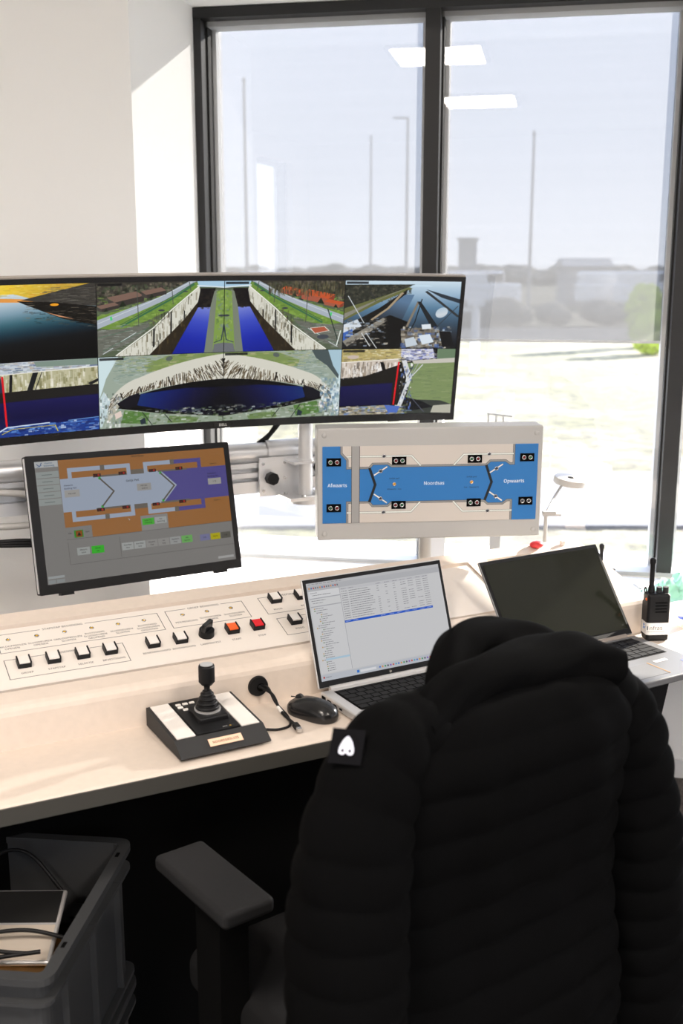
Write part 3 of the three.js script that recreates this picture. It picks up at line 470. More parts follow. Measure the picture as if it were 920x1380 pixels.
{
  const t = thing('curved_monitor', 'very wide curved black monitor showing eight lock camera pictures', 'monitor', V3(-0.28, 1.373, -2.631), rad(22.2));
  t.rotation.x = rad(8.7); t.rotation.z = rad(0.4);
  const R = 3.8, SW = 1.1967, SH = 0.3366, OW = 1.217, TOP = SH / 2 + 0.012, BOT = -SH / 2 - 0.018;
  const slab = (w, y0, y1, z0, z1, x = 0) => bend(new THREE.BoxGeometry(w, y1 - y0, z1 - z0, 40, 1, 1).translate(x, (y0 + y1) / 2, (z0 + z1) / 2), R);
  part(t, 'housing', merge([slab(OW, BOT, TOP, -0.03, -0.002), slab(0.8, -0.13, 0.14, -0.06, -0.03)]), M.black);
  part(t, 'top_strip', slab(OW, TOP, TOP + 0.003, -0.028, -0.001), std({ color: lin(0.45, 0.4, 0.35), roughness: 0.4, metalness: 0.6 }), 'thin champagne coloured top strip');
  part(t, 'bezel', merge([slab(OW, SH / 2, TOP, -0.004, 0.003), slab(OW, BOT, -SH / 2, -0.004, 0.003), slab((OW - SW) / 2, -SH / 2, SH / 2, -0.004, 0.003, -(OW + SW) / 4), slab((OW - SW) / 2, -SH / 2, SH / 2, -0.004, 0.003, (OW + SW) / 4)]), M.blackGloss);
  part(t, 'screen', bend(new THREE.PlaneGeometry(SW, SH, 60, 1), R), screenMat(tiles, 0.95, 0.5), 'screen with eight camera views of a lock');
  const logo = canvasTexture(256, 64, (g, w, h) => { g.fillStyle = '#060606'; g.fillRect(0, 0, w, h); g.fillStyle = '#c9c9c9'; g.font = 'bold 50px sans-serif'; g.textAlign = 'center'; g.textBaseline = 'middle'; g.fillText('DELL', w / 2, h / 2 + 2, 150); });
  part(t, 'logo', new THREE.PlaneGeometry(0.045, 0.0112).translate(0, BOT + 0.009, 0.0036), print(logo, 0.5), 'grey maker lettering');
  part(t, 'sensor_tab', box(0.03, 0.005, 0.012, 0.45, BOT - 0.0025, 0.012), M.black);
  part(t, 'mounting_plate', box(0.14, 0.14, 0.014, 0, 0, -0.067), M.alu);
}
// ---------------------------------------------------------------- rail, clamp and pole behind the screens
const RAILV = 2.6;
{
  const t = thing('mounting_rail', 'thick silver aluminium rail running behind the screens', 'rail', V3(0, 0, 0), YAW);
  const y0 = 1.03;
  part(t, 'upper_tube', new THREE.CapsuleGeometry(0.026, 2.3, 6, 20).rotateZ(Math.PI / 2).translate(0.6, y0 + 0.075, -RAILV), M.alu);
  part(t, 'profile', merge([box(2.34, 0.012, 0.05, 0.6, y0 + 0.045, -RAILV), box(2.34, 0.012, 0.05, 0.6, y0 + 0.02, -RAILV), box(2.34, 0.03, 0.05, 0.6, y0 - 0.012, -RAILV), box(2.34, 0.09, 0.03, 0.6, y0 + 0.02, -RAILV - 0.012)]), M.alu);
  for (const u of [-0.3, 1.62]) part(t, 'post', merge([box(0.05, y0 - 0.03, 0.04, u, (y0 - 0.03) / 2, -RAILV), box(0.1, 0.02, 0.2, u, 0.01, -RAILV)]), M.alu);
  const c = thing('pole_clamp', 'silver clamp bracket with two black knobs and a round pole on the rail', 'clamp', D(1.17, 0, RAILV - 0.035), YAW);
  part(c, 'back_plate', box(0.13, 0.1, 0.006, -0.035, y0 + 0.015, 0), M.alu); part(c, 'upper_plate', box(0.1, 0.006, 0.07, 0.02, y0 + 0.055, 0.03), M.alu);
  part(c, 'lower_plate', box(0.12, 0.008, 0.09, 0.01, y0 - 0.035, 0.04), M.alu); part(c, 'collar', cyl(0.042, 0.012, 0.012, y0 - 0.045, 0.045, 28), M.alu);
  part(c, 'saddle', new THREE.CylinderGeometry(0.03, 0.03, 0.1, 20, 1, true).rotateZ(Math.PI / 2).translate(-0.02, y0 + 0.075, -0.035), M.alu);
  part(c, 'pole', cyl(0.0185, 0.46, 0.012, y0 + 0.19, 0.042, 28), M.alu); part(c, 'pole_ring', cyl(0.0205, 0.006, 0.012, y0 + 0.06, 0.042, 28), M.alu);
  for (const [x, y] of [[-0.07, 0.012], [0.068, 0.03]]) { const k = part(c, 'knob', new THREE.CylinderGeometry(0.0165, 0.0165, 0.02, 8).rotateX(Math.PI / 2).translate(x, y0 + y, 0.014), M.black, 'black faceted clamp knob'); }
  for (const [x, z] of [[-0.035, 0.02], [0.05, 0.075], [-0.01, 0.075], [0.055, 0.02]]) part(c, 'bolt', cyl(0.005, 0.006, x, y0 - 0.029, z, 8), M.steel);
  for (const [x, y] of [[-0.09, 0.05], [-0.03, 0.05], [-0.03, 0.01], [-0.09, -0.02]]) part(c, 'screw', new THREE.CylinderGeometry(0.004, 0.004, 0.004, 8).rotateX(Math.PI / 2).translate(x, y0 + y, 0.004), M.steel);
  part(c, 'monitor_arm', merge([box(0.3, 0.03, 0.04, -0.13, y0 + 0.34, 0.042)]), M.alu);
  const a = thing('screen_bracket', 'curved pale bracket loop holding the touch screen on the rail', 'bracket', V3(0, 0, 0), YAW);
  part(a, 'arm', tube([[0.35, 1.07, -2.57], [0.47, 1.06, -2.545], [0.56, 1.04, -2.53], [0.6, 1.02, -2.525], [0.56, 0.995, -2.53], [0.45, 0.985, -2.545], [0.35, 0.99, -2.57]], 0.008, 50, 10), M.whitePaint);
  part(a, 'mount', box(0.1, 0.1, 0.03, 0.7, 1.03, -2.555), M.alu);
  single('black_cable_loop', 'bundle of black cables hanging from the back of the touch screen', 'cable', merge([0, 1, 2].map((k) => tube([D(0.3, 0.95 + k * 0.004, 2.55), D(0.44, 0.955 - k * 0.006, 2.53), D(0.56, 0.95 - k * 0.004, 2.52), D(0.66, 0.985, 2.515)], 0.0045))), M.black);
  single('monitor_cable', 'pair of black cables rising from the rail behind the pole', 'cable', merge([0, 1].map((k) => tube([D(1.08 + k * 0.012, 1.125, RAILV), D(1.12, 1.15, RAILV + 0.005), D(1.15, 1.19 + k * 0.01, RAILV), D(1.17, 1.28, RAILV - 0.01)], 0.006))), M.black);
}

// ---------------------------------------------------------------- touch monitor
{
  const ui = canvasTexture(1280, 800, (g, w, h) => {
    const X = (x) => x * w, Y = (y) => y * h, R = (c, x0, y0, x1, y1) => { g.fillStyle = c; g.fillRect(X(x0), Y(y0), X(x1 - x0), Y(y1 - y0)); };
    const P = (c, ...p) => { g.fillStyle = c; g.beginPath(); for (let k = 0; k < p.length; k += 2) g.lineTo(X(p[k]), Y(p[k + 1])); g.closePath(); g.fill(); };
    const L = (c, lw, ...p) => { g.strokeStyle = c; g.lineWidth = lw; g.beginPath(); for (let k = 0; k < p.length; k += 2) g.lineTo(X(p[k]), Y(p[k + 1])); g.stroke(); };
    const T = (s, x, y, size, c = '#222', al = 'center') => { g.fillStyle = c; g.font = size + 'px sans-serif'; g.textAlign = al; g.textBaseline = 'middle'; g.fillText(s, X(x), Y(y)); };
    R('#a9a6a2', 0, 0, 1, 1); R('#c98a4e', 0.115, 0, 1, 0.655);
    R('#e9ecec', 0, 0.0, 0.113, 0.05); T('Vlaamse', 0.068, 0.016, 13, '#3a5f8f'); T('Waterweg', 0.07, 0.035, 15, '#3a5f8f'); L('#2b53a0', 4, 0.01, 0.02, 0.025, 0.04, 0.035, 0.01); L('#7a9cd0', 3, 0.012, 0.045, 0.035, 0.03);
    for (let k = 0; k < 5; k++) { R('#c3cac7', 0.002, 0.085 + k * 0.056, 0.112, 0.135 + k * 0.056); R('#8f9a97', 0.03, 0.108 + k * 0.056, 0.08, 0.114 + k * 0.056); }
    const lb = '#cfdcf2', pu = '#6f67b8', gr = '#8d8479';
    R(lb, 0.115, 0.155, 0.72, 0.43); R(pu, 0.62, 0.155, 1, 0.43); P(lb, 0.6, 0.155, 0.635, 0.155, 0.715, 0.29, 0.635, 0.43, 0.6, 0.43);
    for (const f of [0, 1]) { const y = (v) => f ? 0.585 - v : v; // bypass culverts
      const RR = (c, x0, y0, x1, y1) => R(c, x0, Math.min(y(y0), y(y1)), x1, Math.max(y(y0), y(y1)));
      RR(lb, 0.155, 0.07, 0.175, 0.16); RR(lb, 0.155, 0.07, 0.475, 0.105); RR(lb, 0.455, 0.07, 0.475, 0.16); RR(gr, 0.32, 0.066, 0.342, 0.11);
      RR(lb, 0.545, 0.07, 0.565, 0.16); RR(lb, 0.545, 0.07, 0.7, 0.105); RR(pu, 0.7, 0.07, 0.86, 0.105); RR(pu, 0.84, 0.07, 0.86, 0.16); RR(gr, 0.69, 0.066, 0.712, 0.11);
      RR(gr, 0.28, 0.15, 0.455, 0.165); RR(gr, 0.475, 0.125, 0.545, 0.165); RR(gr, 0.62, 0.15, 0.78, 0.165);
      for (const x of [0.3, 0.43, 0.59, 0.735]) { RR('#2a2622', x - 0.018, 0.135, x + 0.02, 0.16); for (const [d, c] of [[-0.008, '#6a2a22'], [0.009, '#d23a2c']]) { g.fillStyle = c; g.beginPath(); g.arc(X(x + d), Y(y(0.1475)), 8, 0, 7); g.fill(); } }
      g.fillStyle = '#36e04a'; for (const x of [0.312, 0.632]) { g.beginPath(); g.arc(X(x), Y(y(0.175)), 9, 0, 7); g.fill(); }
    }
    L('#7d756b', 10, 0.312, 0.175, 0.378, 0.2925, 0.312, 0.41); L('#7d756b', 10, 0.632, 0.175, 0.7, 0.2925, 0.632, 0.41);
    T('Noordsas', 0.52, 0.012, 20); T('Gelijk Peil', 0.48, 0.215, 20); R('#c9c6c2', 0.5, 0.25, 0.575, 0.31); T('Peil Sas', 0.537, 0.268, 13); T('4.40 m', 0.54, 0.292, 13);
    T('Afwaarts', 0.13, 0.21, 15, '#223', 'left'); T('Bulding Peil', 0.13, 0.235, 15, '#223', 'left'); R('#d2cfcb', 0.13, 0.25, 0.205, 0.31); T('Peil 4.41', 0.167, 0.28, 13);
    T('Opwaarts', 0.89, 0.215, 15, '#223', 'left'); T('Bulding Peil', 0.89, 0.24, 15, '#223', 'left'); R('#d2cfcb', 0.89, 0.26, 0.965, 0.315); T('5.78', 0.927, 0.288, 13); T('Debiet 0', 0.93, 0.13, 13); T('Debiet 0', 0.93, 0.455, 13);
    R('#a9a6a2', 0.115, 0.555, 0.245, 0.66); R('#3fb23c', 0.155, 0.585, 0.2, 0.645); R('#b5651d', 0.163, 0.59, 0.195, 0.64); P('#222', 0.17, 0.63, 0.179, 0.6, 0.188, 0.63); T('Afw.', 0.135, 0.605, 12); T('Opw.', 0.222, 0.605, 12);
    R('#b5b2ae', 0.5, 0.525, 0.645, 0.655); R('#63e24a', 0.507, 0.55, 0.57, 0.605); T('Gelijk Peil', 0.538, 0.568, 12); T('Schutting', 0.538, 0.588, 12); R('#d5d8d5', 0.575, 0.55, 0.638, 0.605); T('Peil', 0.606, 0.568, 12); T('Bediening', 0.606, 0.588, 12);
    L('#6f6b66', 2, 0.115, 0.655, 1, 0.655); L('#6f6b66', 2, 0.12, 0.675, 0.12, 0.86, 1, 0.86); L('#6f6b66', 2, 0.38, 0.68, 0.38, 0.85);
    const btn = (c, x, y, a, b, bw = 0.063) => { R(c, x, y, x + bw, y + 0.062); T(a, x + bw / 2, y + 0.02, 12); T(b, x + bw / 2, y + 0.042, 12); };
    btn('#cfd3cf', 0.16, 0.73, 'Afwaarts', 'Schut'); btn('#4de83a', 0.232, 0.73, 'Noord', 'Sas');
    ['Noordsas', 'Noordsas', 'Afwaarts', 'Sas', 'Opwaarts'].forEach((s, k) => btn(['#d3d6d3', '#d3d6d3', '#bfbcb8', '#bfbcb8', '#c9cac8'][k], 0.387 + k * 0.064, 0.735, s, 'Stop', 0.06)); btn('#8fdf7a', 0.707, 0.735, 'Alle', 'Openen', 0.06);
    R('#9a9ac9', 0.81, 0.745, 0.865, 0.8); T('Info', 0.837, 0.772, 13); R('#e8dc1e', 0.87, 0.745, 0.925, 0.8); T('Alarm', 0.897, 0.772, 13); R('#77746a', 0.93, 0.745, 0.985, 0.8); T('Log', 0.957, 0.772, 13);
    R('#dddcda', 0.9, 0.955, 0.99, 0.975); R('#cdd2d2', 0.005, 0.935, 0.085, 0.955); R('#b9bebe', 0.005, 0.965, 0.04, 0.995); R('#b9bebe', 0.045, 0.965, 0.085, 0.995);
    P('#eee', 0.435, 0.53, 0.445, 0.545, 0.44, 0.553);
  });
  const t = thing('touch_monitor', 'black framed touch screen tilted back showing an orange and lilac lock scheme', 'monitor', V3(-0.475, 1.002, -2.518), rad(33.9));
  t.rotation.x = rad(-13); t.rotation.z = rad(-1);
  const W = 0.508, H = 0.312;
  part(t, 'housing', merge([rbox(W, H, 0.024, 0.004, 0, 0, -0.013), rbox(W * 0.75, H * 0.7, 0.03, 0.01, 0, 0, -0.036)]), M.black);
  part(t, 'bezel', new THREE.ExtrudeGeometry((() => { const s = roundedRect(W, H, 0.003), p = new THREE.Path(); p.moveTo(-W / 2 + 0.02, -H / 2 + 0.022); p.lineTo(-W / 2 + 0.02, H / 2 - 0.014); p.lineTo(W / 2 - 0.014, H / 2 - 0.014); p.lineTo(W / 2 - 0.014, -H / 2 + 0.022); s.holes.push(p); return s; })(), { depth: 0.002, bevelEnabled: false }).translate(0, 0, -0.001), M.black);
  part(t, 'screen', new THREE.PlaneGeometry(W - 0.034, H - 0.036).translate(0.003, 0.004, 0.0003), screenMat(ui, 0.42, 0.3), 'screen with a water lock control scheme');
  for (const x of [-0.19, 0.2]) part(t, 'foot_tab', box(0.03, 0.006, 0.02, x, -H / 2 - 0.003, -0.012), M.black);
  part(t, 'edge_strip', box(0.0025, H - 0.01, 0.006, -W / 2 - 0.001, 0, -0.006), M.silver, 'silver side edge');
}

// ---------------------------------------------------------------- lock diagram board
{
  const W = 0.52, H = 0.26, DEP = 0.07;
  const t = thing('lock_diagram_board', 'white metal box with a blue lock diagram lettered Afwaarts Noordsas Opwaarts', 'board', V3(0.204, 1.086, -2.471), rad(5.8));
  t.rotation.x = rad(1);
  part(t, 'cabinet', rbox(W, H, DEP, 0.004, 0, 0, -DEP / 2 - 0.001), M.whitePaint);
  const PW = 0.497, PH = 0.178, PY = 0.0;
  const diagram = canvasTexture(1480, 530, (g, w, h) => {
    const s = w / 660; g.scale(s, h / 237);                         // drawn in a 660 x 237 frame
    const P = (c, ...p) => { g.fillStyle = c; g.beginPath(); for (let k = 0; k < p.length; k += 2) g.lineTo(p[k], p[k + 1]); g.closePath(); g.fill(); };
    const L = (c, lw, ...p) => { g.strokeStyle = c; g.lineWidth = lw; g.lineJoin = 'miter'; g.beginPath(); for (let k = 0; k < p.length; k += 2) g.lineTo(p[k], p[k + 1]); g.stroke(); };
    g.fillStyle = '#cac2ba'; g.fillRect(0, 0, 660, 237);
    const blue = '#2a72b4';
    P(blue, 0, 0, 54, 0, 54, 22, 72, 42, 72, 70, 142, 70, 150, 58, 198, 58, 208, 66, 500, 66, 512, 54, 560, 54, 572, 64, 588, 64, 588, 0, 660, 0, 660, 237, 584, 237, 584, 172, 566, 172, 552, 182, 508, 182, 496, 172, 208, 172, 198, 182, 150, 182, 142, 170, 72, 170, 72, 237, 0, 237);
    const edge = '#8a8a88', e2 = '#3c3c3b';
    for (const [c, lw] of [[e2, 7], [edge, 5]]) { L(c, lw, 57, 0, 57, 22, 75, 42, 75, 67, 142, 67, 152, 55, 198, 55, 210, 63, 500, 63, 512, 51, 560, 51, 574, 61, 585, 61, 585, 0); L(c, lw, 75, 237, 75, 173, 142, 173, 152, 185, 198, 185, 210, 175, 496, 175, 508, 185, 554, 185, 568, 175, 581, 175, 581, 237); }
    for (const f of [0, 1]) { const y = (v) => f ? 237 - v : v; L('#6d7370', 6, 74, y(32), 270, y(32), 298, y(62)); L('#dfe3dd', 4.2, 74, y(32), 270, y(32), 298, y(62)); L('#6d7370', 6, 400, y(62), 430, y(30), 584, y(30)); L('#dfe3dd', 4.2, 400, y(62), 430, y(30), 584, y(30)); }
    P('#9a9997', 88, 0, 112, 0, 112, 237, 88, 237); L(e2, 1.6, 88, 0, 88, 237); L(e2, 1.6, 112, 0, 112, 237);
    L('#0c0c0c', 8, 142, 67, 160, 119, 142, 173); L('#0c0c0c', 8, 500, 64, 518, 117, 498, 174);
    for (const p of [[156, 90, 196, 64], [156, 148, 196, 176], [512, 88, 552, 62], [512, 148, 552, 176]]) { L('#6b6b69', 5, ...p); L('#e4e2dd', 3.6, ...p); }
    g.textAlign = 'center'; g.textBaseline = 'middle'; g.fillStyle = '#e9eef4'; g.font = '15px sans-serif'; g.fillText('Afwaarts', 45, 119, 62); g.fillText('Noordsas', 340, 117, 64); g.fillText('Opwaarts', 588, 115, 68);
    g.fillStyle = '#0d3557'; g.font = 'bold 6.5px sans-serif'; g.fillText('Gelijk peil', 218, 101); g.fillText('Afwaarts - Sas', 218, 134); g.fillText('Gelijk peil', 456, 100); g.fillText('Sas - Opwaarts', 456, 132);
  });
  part(t, 'diagram', box(PW, PH, 0.002, 0, PY, 0), [M.whitePaint, M.whitePaint, M.whitePaint, M.whitePaint, print(diagram, 0.42), M.whitePaint], 'blue and grey printed lock diagram');
  const at = (x, y) => [(x / 660 - 0.5) * PW, (0.5 - y / 237) * PH + PY];
  const lens = (c) => std({ color: c, roughness: 0.25 }), lg = lens(lin(0.03, 0.12, 0.06)), lr = lens(lin(0.16, 0.01, 0.015)), ly = lens(lin(0.6, 0.3, 0.04)), ld = lens(lin(0.05, 0.05, 0.06));
  const ringGeo = new THREE.TorusGeometry(0.0042, 0.0011, 8, 20), lensGeo = new THREE.SphereGeometry(0.0034, 12, 8).scale(1, 1, 0.5);
  for (const [x, y, a, b] of [[34, 48, lg, lr], [34, 189, lg, lr], [232, 46, lr, lg], [232, 183, lr, lg], [464, 44, lg, lr], [464, 180, lg, lr], [626, 42, lr, lg], [626, 178, ld, ld]]) {
    const [X, Y] = at(x, y), plate = part(t, 'signal_plate', box(0.033, 0.0185, 0.002, X, Y, 0.0019), M.blackMatt, 'black plate with two signal lamps');
    for (const [d, m] of [[-0.0075, a], [0.0075, b]]) { part(plate, 'lamp_ring', ringGeo.clone().translate(X + d, Y, 0.0032), M.steel); part(plate, 'lamp_lens', lensGeo.clone().translate(X + d, Y, 0.003), m); }
  }
  for (const [x, y, m] of [[218, 118, ly], [456, 116, ly], [186, 32, ld], [186, 205, ld], [508, 30, ld], [508, 207, ld], [176, 77, ld], [176, 162, ld], [532, 75, ld], [532, 162, ld]]) {
    const [X, Y] = at(x, y), r = part(t, 'signal_lamp', ringGeo.clone().scale(0.9, 0.9, 0.9).translate(X, Y, 0.0018), M.steel, 'small round signal lamp'); part(r, 'lamp_lens', lensGeo.clone().translate(X, Y, 0.0016), m);
  }
  for (const x of [-1, 1]) for (const y of [-1, 1]) part(t, 'cover_screw', new THREE.SphereGeometry(0.006, 14, 8).scale(1, 1, 0.3).translate(x * (W / 2 - 0.016), y * (H / 2 - 0.016), 0), M.whitePaint);
  const post = part(t, 'post', merge([cyl(0.016, 1.06, 0.025, -0.556, -0.2, 20), box(0.2, 0.012, 0.2, 0.025, -1.08, -0.2), box(0.06, 0.1, 0.14, 0.025, -0.02, -0.135)]).rotateX(rad(-1)), M.whitePaint);
  const b = thing('small_bracket', 'small blue grey wire bracket peeping over the white board', 'bracket', onDepth(672, 566, 2.5), rad(5));
  part(b, 'top_bar', box(0.07, 0.004, 0.012, 0, 0.014, 0).rotateZ(-0.12), M.frameGrey); for (const x of [-0.03, -0.008, 0.012]) part(b, 'strut', box(0.003, 0.03, 0.01, x, 0, 0), M.frameGrey);
  part(b, 'stem', box(0.03, 0.46, 0.008, 0, -0.24, -0.006), M.frameGrey);
}

// ---------------------------------------------------------------- laptops
function laptop(opt) {
  const { W, DEPTH, LH, name, label, pos, yaw, tilt, deckMat, screen, bezel } = opt;
  const t = thing(name, label, 'laptop', pos, yaw), T = 0.015;
  part(t, 'base', rbox(W, T, DEPTH, 0.004, 0, T / 2 + 0.002, DEPTH / 2 + 0.004), deckMat);
  for (const x of [-1, 1]) part(t, 'rubber_foot', box(W * 0.3, 0.002, 0.01, x * W * 0.25, 0.001, DEPTH - 0.02), M.rubber);
  const ky = T + 0.0022, kb = part(t, 'keyboard', box(W * 0.86, 0.001, 0.104, 0, ky - 0.0002, 0.07), M.blackMatt, 'black keyboard');
  const rows = [[15, 0.55], [14, 1], [14, 1], [13, 1], [12, 1], [9, 1]]; let z = 0.02;
  const KW = W * 0.85, keyMat = M.keyBlack;
  rows.forEach(([n, hh], r) => {
    const d = 0.0178 * hh; let widths = Array(n).fill(1);
    if (r === 1) widths[n - 1] = 1.8; if (r === 2) widths[0] = 1.4; if (r === 3) { widths[0] = 1.6; widths[n - 1] = 1.9; } if (r === 4) { widths[0] = 2.0; widths[n - 1] = 2.2; } if (r === 5) widths[3] = 5.2;
    const sum = widths.reduce((a, b) => a + b); let x = -KW / 2;
    widths.forEach((w) => { const ww = w / sum * KW; part(kb, 'key', box(ww - 0.0026, 0.0016, d - 0.0026, x + ww / 2, ky + 0.0011, z + d / 2), keyMat); x += ww; });
    z += d;
  });
  part(t, 'touchpad', box(W * 0.34, 0.0006, 0.062, 0, ky, DEPTH - 0.045), opt.padMat);
  if (opt.stripe) { part(t, 'touchpad_edge', box(0.0015, 0.001, 0.064, W * 0.17, ky + 0.0003, DEPTH - 0.045), M.card, 'copper coloured touchpad edge'); part(t, 'sticker', box(0.035, 0.0006, 0.01, W * 0.28, ky, DEPTH - 0.075), M.whiteCap, 'white sticker'); part(t, 'badge', box(0.018, 0.0006, 0.012, W * 0.42, ky, DEPTH - 0.05), std({ color: lin(0.1, 0.15, 0.55), roughness: 0.4 }), 'blue badge'); }
  for (let k = 0; k < 4; k++) part(t, 'port', box(0.002, [0.006, 0.005, 0.003, 0.003][k], [0.014, 0.013, 0.009, 0.009][k], -W / 2 - 0.0002, 0.0095, 0.02 + k * 0.022), M.blackMatt);
  part(t, 'hinge', new THREE.CylinderGeometry(0.006, 0.006, W * 0.86, 14).rotateZ(Math.PI / 2).translate(0, T + 0.002, 0.002), opt.hingeMat);
  const lid = part(t, 'lid', rbox(W, LH, 0.006, 0.0028, 0, LH / 2, -0.003), deckMat); lid.position.set(0, T + 0.004, 0); lid.rotation.x = tilt;
  part(lid, 'bezel', box(W - 0.004, LH - 0.004, 0.001, 0, LH / 2, 0.0003), bezel);
  const b = 0.0065, bt = 0.0095, bb = 0.014;
  part(lid, 'screen', new THREE.PlaneGeometry(W - 2 * b - 0.004, LH - bt - bb).translate(0, bb + (LH - bt - bb) / 2, 0.0012), screen, opt.screenLabel);
  part(lid, 'webcam', new THREE.CylinderGeometry(0.0013, 0.0013, 0.0006, 10).rotateX(Math.PI / 2).translate(0, LH - 0.0055, 0.001), M.gasket);
  const lg = canvasTexture(64, 64, (g) => { g.fillStyle = '#0b0b0b'; g.fillRect(0, 0, 64, 64); g.strokeStyle = '#b9b3a8'; g.lineWidth = 5; g.beginPath(); g.moveTo(26, 6); g.lineTo(16, 40); g.moveTo(21, 24); g.lineTo(31, 22); g.lineTo(26, 40); g.moveTo(40, 22); g.lineTo(30, 58); g.moveTo(40, 22); g.lineTo(50, 22); g.lineTo(46, 38); g.lineTo(36, 40); g.stroke(); });
  part(lid, 'logo', new THREE.PlaneGeometry(0.0085, 0.0085).translate(0, bb / 2 + 0.0005, 0.0012), print(lg, 0.4), 'small slanted maker emblem');
  return t;
}
{
  const list = canvasTexture(1280, 820, (g, w, h) => {
    g.fillStyle = '#d3d3d5'; g.fillRect(0, 0, w, h); g.fillStyle = '#c9c9cc'; g.fillRect(0, 0, w, 24); g.fillStyle = '#bfc0c4'; g.fillRect(0, 24, w, 46);
    const dash = (x, y, l, c = '#55565c', t = 4) => { g.fillStyle = c; let p = x; while (p < x + l) { const q = 3 + rnd() * 12; g.fillRect(p, y, Math.min(q, x + l - p), t); p += q + 2 + rnd() * 3; } };
    for (let k = 0; k < 9; k++) dash(14 + k * 36, 10, 26); for (let k = 0; k < 14; k++) { g.fillStyle = ['#e08a2a', '#4a6fb0', '#c43a3a', '#6a6f78', '#7d7d80'][k % 5]; g.fillRect(16 + k * 20, 38, 11, 13); }
    g.fillStyle = '#e4e4e6'; g.fillRect(12, 70, 280, 60); dash(24, 84, 60); dash(40, 104, 170); g.fillStyle = '#b4b5ba'; g.fillRect(12, 128, 280, 8); g.fillStyle = '#dededf'; g.fillRect(12, 136, 280, 64); dash(24, 150, 130); dash(36, 170, 90); g.fillStyle = '#b4b5ba'; g.fillRect(12, 196, 280, 8);
    g.fillStyle = '#dcdcde'; g.fillRect(12, 204, 280, 556); for (let k = 0; k < 30; k++) { const x = 36 + [0, 18, 36, 36, 54, 54, 36][Math.floor(rnd() * 7)]; g.fillStyle = ['#c99a2e', '#5a8a4a', '#8a8a90'][k % 3]; g.fillRect(x, 214 + k * 18, 9, 9); dash(x + 14, 216 + k * 18, 36 + rnd() * 76, '#65666c'); } g.fillStyle = '#b7d3e6'; g.fillRect(70, 640, 220, 16);
    g.fillStyle = '#9fa0a6'; g.fillRect(292, 60, 3, 700); g.fillStyle = '#d9d9db'; g.fillRect(296, 76, 984, 684); const cols = [306, 376, 640, 722, 800, 876, 950, 1030, 1100]; g.fillStyle = '#cfcfd3'; g.fillRect(296, 76, 860, 20); cols.forEach((x) => dash(x, 84, 46, '#7a7b82'));
    for (let r = 0; r < 13; r++) { const y = 106 + r * 19; dash(306, y, 56); dash(376, y, 180 + rnd() * 60); cols.slice(2).forEach((x, k) => { if (rnd() > 0.15) dash(x, y, k > 2 ? 50 : 22, '#6b6c72'); }); } g.fillStyle = '#1f5bd0'; g.fillRect(296, 354, 860, 19); g.fillStyle = '#dfe8fb'; cols.forEach((x) => dash(x, 361, 44, '#c9d8f6'));
    g.fillStyle = '#c7cbd3'; g.fillRect(0, 768, w, 52); g.fillStyle = '#c22f2f'; g.fillRect(20, 784, 14, 14); dash(44, 790, 50); g.fillStyle = '#2a7ad6'; g.fillRect(330, 782, 22, 22); g.fillStyle = '#e9eaee'; g.fillRect(362, 784, 150, 20); for (let k = 0; k < 20; k++) { g.fillStyle = ['#3b6fd1', '#e39a2f', '#2f9a5a', '#3a3f4a', '#8a4fc4', '#d2452f', '#39a7c9'][k % 7]; g.beginPath(); g.arc(548 + k * 26, 793, 7.5, 0, 7); g.fill(); } dash(1130, 788, 120);
  });
  laptop({ W: 0.328, DEPTH: 0.224, LH: 0.215, name: 'open_laptop', label: 'silver laptop with a lit screen listing files and one blue row', pos: V3(0.099, DESK, -2.081), yaw: rad(29.6), tilt: rad(-19.6), deckMat: M.silver, padMat: M.silver, hingeMat: M.silver, bezel: M.black, screen: screenMat(list, 0.74, 0.35), screenLabel: 'lit grey screen with a file list' });
  const deck = std({ color: lin(0.17, 0.17, 0.175), roughness: 0.45, metalness: 0.3 });
  laptop({ W: 0.338, DEPTH: 0.228, LH: 0.222, name: 'open_laptop', label: 'grey laptop with a dark switched off screen beside the walkie talkie', pos: V3(0.505, DESK, -2.256), yaw: rad(30.5), tilt: rad(-36), deckMat: deck, padMat: std({ color: lin(0.13, 0.13, 0.135), roughness: 0.5 }), hingeMat: std({ color: lin(0.4, 0.34, 0.29), roughness: 0.4, metalness: 0.5 }), bezel: M.black, screen: M.darkScreen, screenLabel: 'dark glossy screen', stripe: true });
}

